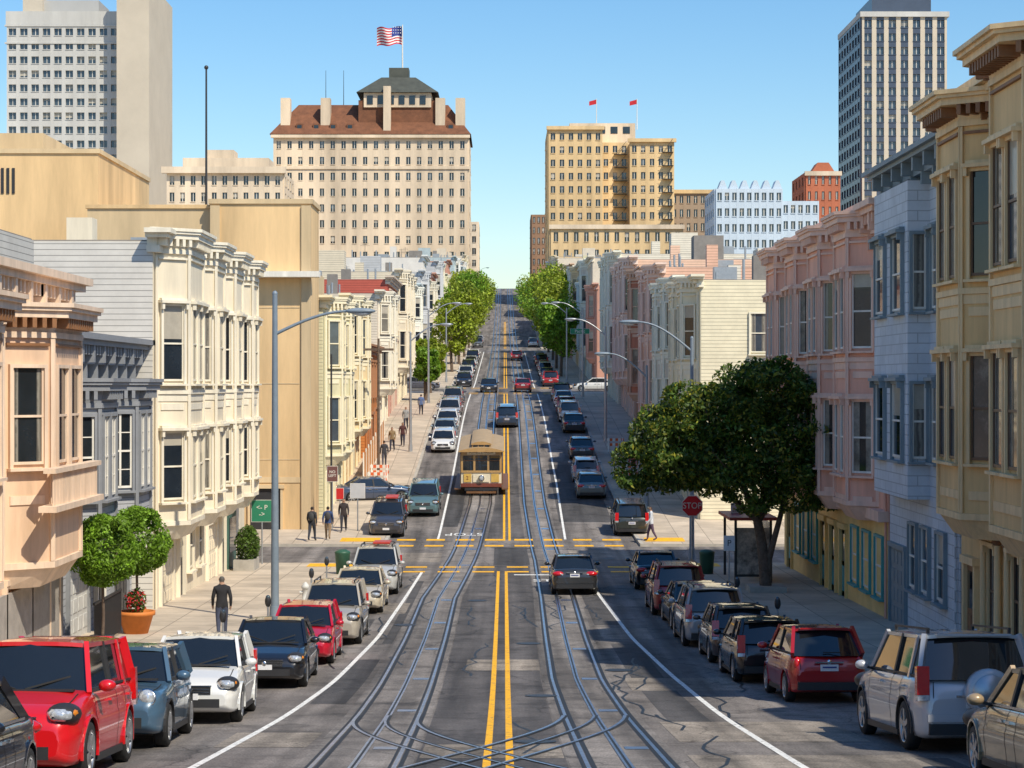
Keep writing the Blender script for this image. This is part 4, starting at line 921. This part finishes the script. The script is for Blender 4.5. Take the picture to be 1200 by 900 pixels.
def topiary(x,y,zc,r,pot):
    o=O('potted_tree'); z=G(y)+.14
    o['trunk'].path([(x,y,z),(x+.04,y,z+.9),(x,y,zc)],.05,.035,BARK,8)
    for k in range(6):
        t=k*1.05; o['trunk'].path([(x,y,zc-r*.7),(x+r*.6*math.cos(t),y+r*.6*math.sin(t),zc+r*.2)],.025,.01,BARK,5)
    leaves(o['foliage'],[(x,y,zc,r*.93,r*.93,r*.95)]+[(x+r*.75*math.cos(k*2.4)*math.sin(k),y+r*.75*math.sin(k*2.4)*math.sin(k),zc+r*.7*math.cos(k),r*.33) for k in range(14)],16000,.06,LEAF_B,.72)
    if pot:
        TC=mat('terracotta',(.62,.20,.04),.7,.1,3)
        o['pot'].lathe((x,y,z),(0,0,1),[(0,.01),(0,.36),(.55,.52),(.56,.58),(.68,.58),(.68,.5),(.6,.5),(.6,.01)],TC,24)
        leaves(o['flowers'],[(x,y,z+.95,.3,.3,.4)],500,.06,LEAF,.2); leaves(o['flowers'],[(x,y,z+1.0,.34,.34,.35)],260,.05,mat('flower_red',(.5,.02,.03),.6),.3)
    else: o['pot'].lathe((x,y,z),(0,0,1),[(0,.01),(0,.3),(.4,.34),(.4,.01)],DARK,20)
    o.done()
topiary(-11.0,56.5,-4.6,.98,False); topiary(-11.05,62,-4.75,1.02,True)
def stree(x,y,h,r,mt,nl=8000,sz=.22,name='street_tree'):
    o=O(name); z=G(y)+.1
    o['trunk'].path([(x,y,z),(x+random.uniform(-.2,.2),y,z+h*.3),(x,y,z+h*.55)],.2,.12,BARK,8)
    bl=[]
    for k in range(16):
        d=Vector((random.gauss(0,1),random.gauss(0,1),random.gauss(0,1))).normalized()
        bl.append((x+d.x*r*.72,y+d.y*r*.72,z+h*.66+d.z*h*.28,r*random.uniform(.22,.46)))
        o['trunk'].path([(x,y,z+h*.4),bl[-1][:3]],.07,.02,BARK,5)
    bl.append((x,y,z+h*.66,r*.5)); leaves(o['foliage'],bl,nl,sz,mt,.35,.12); o.done()
for x,y,h,r,m in((-6.6,262,9,3.4,LEAF_Y),(-6.2,285,11,4.0,LEAF_Y),(-6.0,312,13,4.8,LEAF_B),(-6.0,352,13,4.8,LEAF_Y),(-6.2,385,13,5,LEAF_Y),(-6.4,420,12,4.0,LEAF_Y),
  (7.0,250,9,3.2,LEAF_B),(7.0,272,11,4.2,LEAF_Y),(7.2,300,13,4.8,LEAF_Y),(7.2,330,13,5.0,LEAF_B),(7.0,362,13,5.0,LEAF_Y),(7.2,400,12,4.6,LEAF_B),(-7.3,204,5.5,1.6,LEAF_Y),(-7.2,190,5,1.4,LEAF_B),(-6.2,482,9,3,LEAF),(7.2,488,9,3,LEAF),(-6.2,520,8,3,LEAF)):
    stree(x,y,h,r,m)
o=O('shrub'); leaves(o['foliage'],[(-11.0,88.5,G(88)+1.2,.5,.9,.8)],3000,.07,LEAF,.3); o['pot'].box(-11.5,-10.6,87.6,89.4,G(88)+.1,G(88)+.6,CURB); o.done()
# ------------------------------------------------------------ street lamps, signs
def lamp(x,y,ztop,xa,za,r=.10,m=GALV):
    o=O('street_lamp'); z=G(y)+.13; s=1 if xa>x else -1
    o['pole'].tube((x,y,z),(x,y,z+.5),r*1.7,r*1.5,m,12); o['pole'].tube((x,y,z+.5),(x,y,ztop),r*1.2,r*.75,m,12); o['cap'].ell((x,y,ztop),(r*.8,r*.8,r),m)
    n=10; za0=ztop-1.3 if ztop>za else ztop-.6
    pts=[(x+(xa-x)*t,y,za0+(za-za0)*math.sin(t*math.pi/2)) for t in [i/n for i in range(n+1)]]
    o['arm'].path(pts,.055,.04,m,8)
    hx=xa+s*.35; o['lamp_head'].ell((hx,y,za+.0),(.50,.17,.10),m,14,8); o['lens'].ell((hx+s*.05,y,za-.05),(.30,.13,.12),mat('lamp_lens',(.6,.62,.6),.2),12,6)
    o.done()
BLU=mat('pole_paint',(.20,.25,.30),.45,.08,3)
lamp(-7.3,66,2.9,-4.9,2.35,.11,BLU); lamp(8.7,94,2.1,6.2,2.85,.10,BLU); lamp(8.3,118,1.0,6.1,1.75,.09,BLU)
for x,y in((-6.6,146),(-6.8,186),(-6.6,236),(-6.7,285),(-6.7,330),(-6.7,420),(7.6,152),(7.6,196),(7.4,240),(7.4,300),(-6.9,540)):
    s=-1 if x>0 else 1; lamp(x,y,G(y)+8.6,x+s*2.2,G(y)+9.2,.09,GALV)
def stop(x,y,zc,r):
    o=O('stop_sign'); RD=mat('sign_red',(.68,.012,.02),.45,.05,3); z=G(y)+.13
    o['post'].tube((x,y+.03,z),(x,y+.03,zc+r),.035,.035,GALV,8)
    def octo(rr,ya,yb,m):
        v=[(x+rr*math.cos(math.pi/8+i*math.pi/4),yy_,zc+rr*math.sin(math.pi/8+i*math.pi/4)) for yy_ in(ya,yb) for i in range(8)]
        o['plate'].add(v,[tuple(range(8)),tuple(range(8,16))[::-1]]+[(i,(i+1)%8,8+(i+1)%8,8+i) for i in range(8)],m)
    octo(r,y-.012,y,WHITE); octo(r*.93,y-.016,y-.0121,RD)
    text(o,'STOP',(x,y-.02,zc-.0),(math.radians(90),0,0),r*.78,WHITE,.9); o.done()
stop(7.8,84,-5.0,.46)
def sign(x,y,zc,w,h,col,txt=None,name='street_sign',tc=None,ts=.2,pole=True,ptop=None):
    o=O(name); m=mat('sign_%d%d%d'%tuple(int(c*99) for c in col),col,.45,.05,3); z=G(y)+.13
    if pole: o['post'].tube((x,y+.03,z),(x,y+.03,ptop or zc+h/2),.035,.03,GALV,8)
    o['frame'].box(x-w/2-.02,x+w/2+.02,y-.01,y,zc-h/2-.02,zc+h/2+.02,WHITE); o['panel'].box(x-w/2,x+w/2,y-.014,y-.0101,zc-h/2,zc+h/2,m)
    if txt: text(o,txt,(x,y-.018,zc),(math.radians(90),0,0),ts,tc or WHITE)
    o.done()
sign(-10.7,91.2,-5.65,.9,.95,(.03,.22,.12),'<- P\n->',ts=.3,name='traffic_sign'); sign(-9.0,108.3,-4.75,.55,.8,(.16,.07,.06),'NO\nLEFT',ts=.2,name='traffic_sign'); sign(-7.6,107.4,-5.6,.75,.75,(.5,.5,.5),None,name='traffic_sign')
sign(7.7,206,5.3,1.9,.5,(.01,.22,.10),'Pacific',ts=.42); sign(9.6,84,-5.2,.4,.6,(.55,.55,.55),'2 HR',ts=.12,name='traffic_sign',tc=DARK)
sign(8.0,72,-5.6,.35,.5,(.6,.6,.6),'P',ts=.3,name='traffic_sign',tc=DARK)
sign(-8.9,112,-6.0,.4,.6,(.5,.02,.02),None,name='traffic_sign')
o=O('utility_pole'); o['pole'].tube((-9.2,110,G(110)),(-9.2,110,1.6),.06,.05,DARK); o.done()
o=O('utility_pole'); o['pole'].tube((-8.2,135,G(135)),(-8.2,135,3),.1,.08,BARK); o['arm'].box(-9.2,-7.2,134.95,135.05,2.2,2.35,BARK); o.done()
for x,y in((-7.05,52),(-6.6,58),(-6.5,70),(-6.5,76),(7.7,57),(7.6,66)):
    o=O('parking_meter'); z=G(y)+.13; o['post'].tube((x,y,z),(x,y,z+1.1),.03,.03,GALV,8); o['head'].ell((x,y,z+1.25),(.09,.07,.17),DARK); o['dome'].ell((x,y,z+1.36),(.07,.06,.07),GL_B); o.done()
def shelter():
    o=O('bus_shelter'); x0,x1,y0,y1=9.3,10.7,81.5,85.5; z=G(83)+.14
    for x in(x0,x1):
        for y in(y0,y1): o['posts'].box(x-.05,x+.05,y-.05,y+.05,z-.1,z+2.5,DARK)
    o['roof'].box(x0-.25,x1+.25,y0-.2,y1+.2,z+2.5,z+2.62,mat('shelter_roof',(.35,.06,.05),.5)); 
    G2=mat('shelter_glass',(.25,.3,.32),.08,.1,1,spec=.8)
    o['glass'].box(x1-.02,x1+.02,y0+.06,y1-.06,z+.3,z+2.4,G2); o['panel'].box(x0+.05,x1-.05,y0-.02,y0+.02,z+.35,z+2.2,mat('poster',(.45,.40,.35),.5,.5,3)); o['panel_frame'].box(x0+.02,x1-.02,y0-.01,y0+.05,z+.25,z+.35,DARK); o['bench'].box(x0+.7,x1-.2,y0+.6,y1-.6,z+.42,z+.48,BRN); o.done()
shelter()
for x,y in((8.2,127),(8.0,131),(8.3,139),(8.0,146),(-7.9,131),(-7.8,127)):
    o=O('barricade'); z=G(y)+.13; OR=mat('barricade_orange',(.65,.12,.03),.6)
    for s in(-1,1): o['legs'].beam((x+s*.5,y-.25,z),(x+s*.5,y,z+1),.06,.05,WHITE); o['legs'].beam((x+s*.5,y+.25,z),(x+s*.5,y,z+1),.06,.05,WHITE)
    for zz in(.85,.5):
        for k in range(6): o['boards'].box(x-.6+k*.2,x-.4+k*.2,y-.04,y-.01,z+zz-.1,z+zz+.1,OR if k%2 else WHITE)
    o.done()
o=O('construction_fence'); OR=mat('fence_orange',(.60,.28,.10),.8)
for y in np.arange(128,150,2.4): o['posts'].box(-8.75,-8.67,y,y+.08,G(y),G(y)+2.2,WHITE); 
for y in np.arange(128,148,2.4): o['panels'].add([(-8.7,y,G(y)+.3),(-8.7,y+2.4,G(y+2.4)+.3),(-8.7,y+2.4,G(y+2.4)+2.0),(-8.7,y,G(y)+2.0)],[(0,1,2,3)],OR)
o.done()
for x,y in((-6.7,86),(8.6,86)):
    o=O('trash_can'); z=G(y)+.14; o['bin'].lathe((x,y,z),(0,0,1),[(0,.01),(0,.26),(.85,.32),(.9,.34),(.95,.3),(1.02,.15),(1.02,.01)],mat('bin_green',(.03,.10,.06),.5),18); o.done()
o=O('fire_hydrant'); z=G(72)+.14; HYm=mat('hydrant_white',(.65,.65,.62),.5); o['body'].lathe((-6.9,72,z),(0,0,1),[(0,.17),(.05,.17),(.06,.12),(.55,.11),(.58,.15),(.65,.14),(.75,.07),(.8,.001)],HYm,14); o['caps'].tube((-7.1,72,z+.42),(-6.7,72,z+.42),.06,.06,HYm); o.done()
# ------------------------------------------------------------ people
def person(x,y,facing,top,leg,hair=(.03,.02,.015),h=1.75,phase=.25,name='pedestrian',bag=None):
    k=h/1.75
    mt=mat('cloth_%d_%d_%d'%tuple(int(c*999) for c in top),top,.85,.15,6); ml=mat('cloth_%d_%d_%d'%tuple(int(c*999) for c in leg),leg,.85,.15,6); mh=mat('hair_%d'%int(hair[0]*999),hair,.8,.2,20); msn=mat('shoes',(.03,.025,.02),.6)
    p=phase; V=[];E=[];R=[]
    def add(co,r,par=None):
        V.append(co);R.append(r)
        if par is not None:E.append((par,len(V)-1))
        return len(V)-1
    pel=add((0,0,.95),(.155,.12)); wst=add((0,.01,1.10),(.15,.11),pel); ch=add((0,.02,1.30),(.185,.125),wst); sh=add((0,.01,1.43),(.14,.095),ch); nk=add((0,.02,1.52),(.060,.06),sh)
    hd0=add((0,.04,1.60),(.080,.09),nk); hd=add((0,.04,1.68),(.088,.104),hd0); ht=add((0,.03,1.745),(.055,.065),hd)
    for s in(-1,1):
        st=p*s
        hip=add((s*.09,0,.88),(.105,.115),pel); kn=add((s*.10,st*.55+.03,.50),(.07,.075),hip); an=add((s*.10,st*1.15-.04,.10+ (.06 if st<0 else 0)),(.045,.05),kn); toe=add((s*.11,st*1.15+.15,.045+(.0 if st>0 else .03)),(.045,.03),an)
        sd=add((s*.185,.01,1.41),(.075,.07),sh); el=add((s*.25,-st*.35-.02,1.14),(.055,.055),sd); w=add((s*.25,-st*.75+.10,.91),(.035,.038),el); hdn=add((s*.245,-st*.8+.13,.845),(.03,.038),w)
        for q in range(4): 
            a=add((s*(.245),-st*.8+.115+q*.018,.80),(.010,.010),hdn); b_=add((s*.235,-st*.8+.12+q*.018,.765-.006*(1-abs(q-1.5))),(.008,.008),a)
        a=add((s*.225,-st*.8+.165,.83),(.011,.011),hdn); add((s*.215,-st*.8+.18,.80),(.009,.009),a)
    me=bpy.data.meshes.new('p'); me.from_pydata([tuple(c*k for c in v) for v in V],E,[]); o=bpy.data.objects.new('p',me); COL.objects.link(o)
    o.modifiers.new('s','SKIN'); 
    for i,sv in enumerate(me.skin_vertices[0].data): sv.radius=(R[i][0]*k,R[i][1]*k); sv.use_root=(i==0)
    sb=o.modifiers.new('u','SUBSURF'); sb.levels=2
    dg=bpy.context.evaluated_depsgraph_get(); dg.update(); nm=bpy.data.meshes.new_from_object(o.evaluated_get(dg)); bpy.data.objects.remove(o)
    nm.materials.clear()
    for m in(SKIN,mt,ml,mh,msn): nm.materials.append(m)
    for f_ in nm.polygons:
        c=f_.center/k; f_.use_smooth=True
        if c.z>1.52: i=3 if(c.z>1.70 or (c.y<.03 and c.z>1.58)) else 0
        elif c.z<.09: i=4
        elif abs(c.x)>.19 and c.z<.90 and c.z>.7: i=0
        elif c.z<.93 and abs(c.x)<.22: i=2
        else: i=1
        if c.z<.93 and c.z>.86 and abs(c.x)<.2: i=1
        f_.material_index=i
    ob=bpy.data.objects.new(name,nm); COL.objects.link(ob); ob.location=(x,y,G(y)+.14 if(x<curbL(y) or x>curbR(y)) else G(y)); ob.rotation_euler=(0,0,math.radians(facing))
    ft=M(); 
    ft.ell((0,.135*k,1.655*k),(.013*k,.02*k,.022*k),SKIN,8,6); ft.box(-.025*k,.025*k,.125*k,.132*k,1.605*k,1.613*k,mat('lips',(.3,.1,.08)))
    for s in(-1,1): ft.ell((s*.03*k,.125*k,1.685*k),(.011*k,.008*k,.007*k),DARK,8,6); ft.ell((s*.082*k,.035*k,1.66*k),(.012*k,.022*k,.03*k),SKIN,8,6)
    if bag: ft.ell((0,-.16*k,1.25*k),(.15*k,.10*k,.23*k),mat('bag_%d'%int(bag[0]*99),bag,.8),12,8)
    fo=bpy.data.objects.new('face',ft.mesh('face')); COL.objects.link(fo); fo.parent=ob
person(-8.25,60.5,10,(.02,.02,.024),(.05,.06,.10),hair=(.10,.09,.08),h=1.82,phase=.14)
person(-9.6,103.2,-10,(.03,.03,.035),(.03,.035,.05),phase=.22,bag=(.05,.05,.05))
person(-8.85,103.8,0,(.03,.06,.16),(.25,.17,.1),h=1.7,phase=-.2,bag=(.05,.1,.4)); person(-8.3,107,180,(.04,.03,.03),(.03,.03,.04),phase=.2)
person(-8.0,138,5,(.04,.04,.05),(.06,.06,.08),phase=.2); person(-7.3,149,180,(.08,.03,.03),(.03,.03,.05),phase=-.2); person(-7.6,160,180,(.3,.3,.3),(.03,.03,.05)); person(-6.9,172,0,(.1,.15,.3),(.03,.03,.05)); person(-7.9,146,170,(.25,.18,.1),(.03,.03,.05),phase=.15)
person(7.5,103.2,90,(.56,.58,.62),(.10,.06,.10),h=1.75,phase=.2); person(8.4,132,0,(.5,.1,.1),(.1,.1,.12))
# ------------------------------------------------------------ light, world, camera
az=Vector((0.62,-0.78)).normalized(); el=math.radians(49)
d=Vector((az[0]*math.cos(el),az[1]*math.cos(el),math.sin(el))).normalized()
sl=bpy.data.lights.new('sun','SUN'); sl.energy=5.0; sl.angle=math.radians(.53); sl.color=(1,.91,.74); so=bpy.data.objects.new('sun',sl); COL.objects.link(so); so.rotation_euler=d.to_track_quat('Z','Y').to_euler(); so.location=(40,-40,60)
w=bpy.data.worlds.new('World'); scene.world=w; w.use_nodes=True; nt=w.node_tree; bg=nt.nodes['Background']; sk=nt.nodes.new('ShaderNodeTexSky'); sk.sky_type='NISHITA'; sk.sun_disc=False; sk.sun_elevation=el
sk.sun_rotation=math.atan2(az[0],az[1]); sk.air_density=1.1; sk.dust_density=.4; sk.ozone_density=3.0
hs=nt.nodes.new('ShaderNodeHueSaturation'); hs.inputs['Saturation'].default_value=1.3; nt.links.new(sk.outputs[0],hs.inputs['Color']); nt.links.new(hs.outputs[0],bg.inputs[0]); bg.inputs[1].default_value=.15
cd=bpy.data.cameras.new('camera'); cd.lens=72; cd.sensor_width=36; cd.clip_end=9000; cd.clip_start=.5; co=bpy.data.objects.new('camera',cd); COL.objects.link(co); co.location=(.09,0,0); co.rotation_euler=(math.radians(90),0,-9/2400); scene.camera=co
scene.view_settings.view_transform='Standard'; scene.view_settings.look='None'; scene.view_settings.exposure=0
print('objects',len(bpy.data.objects))
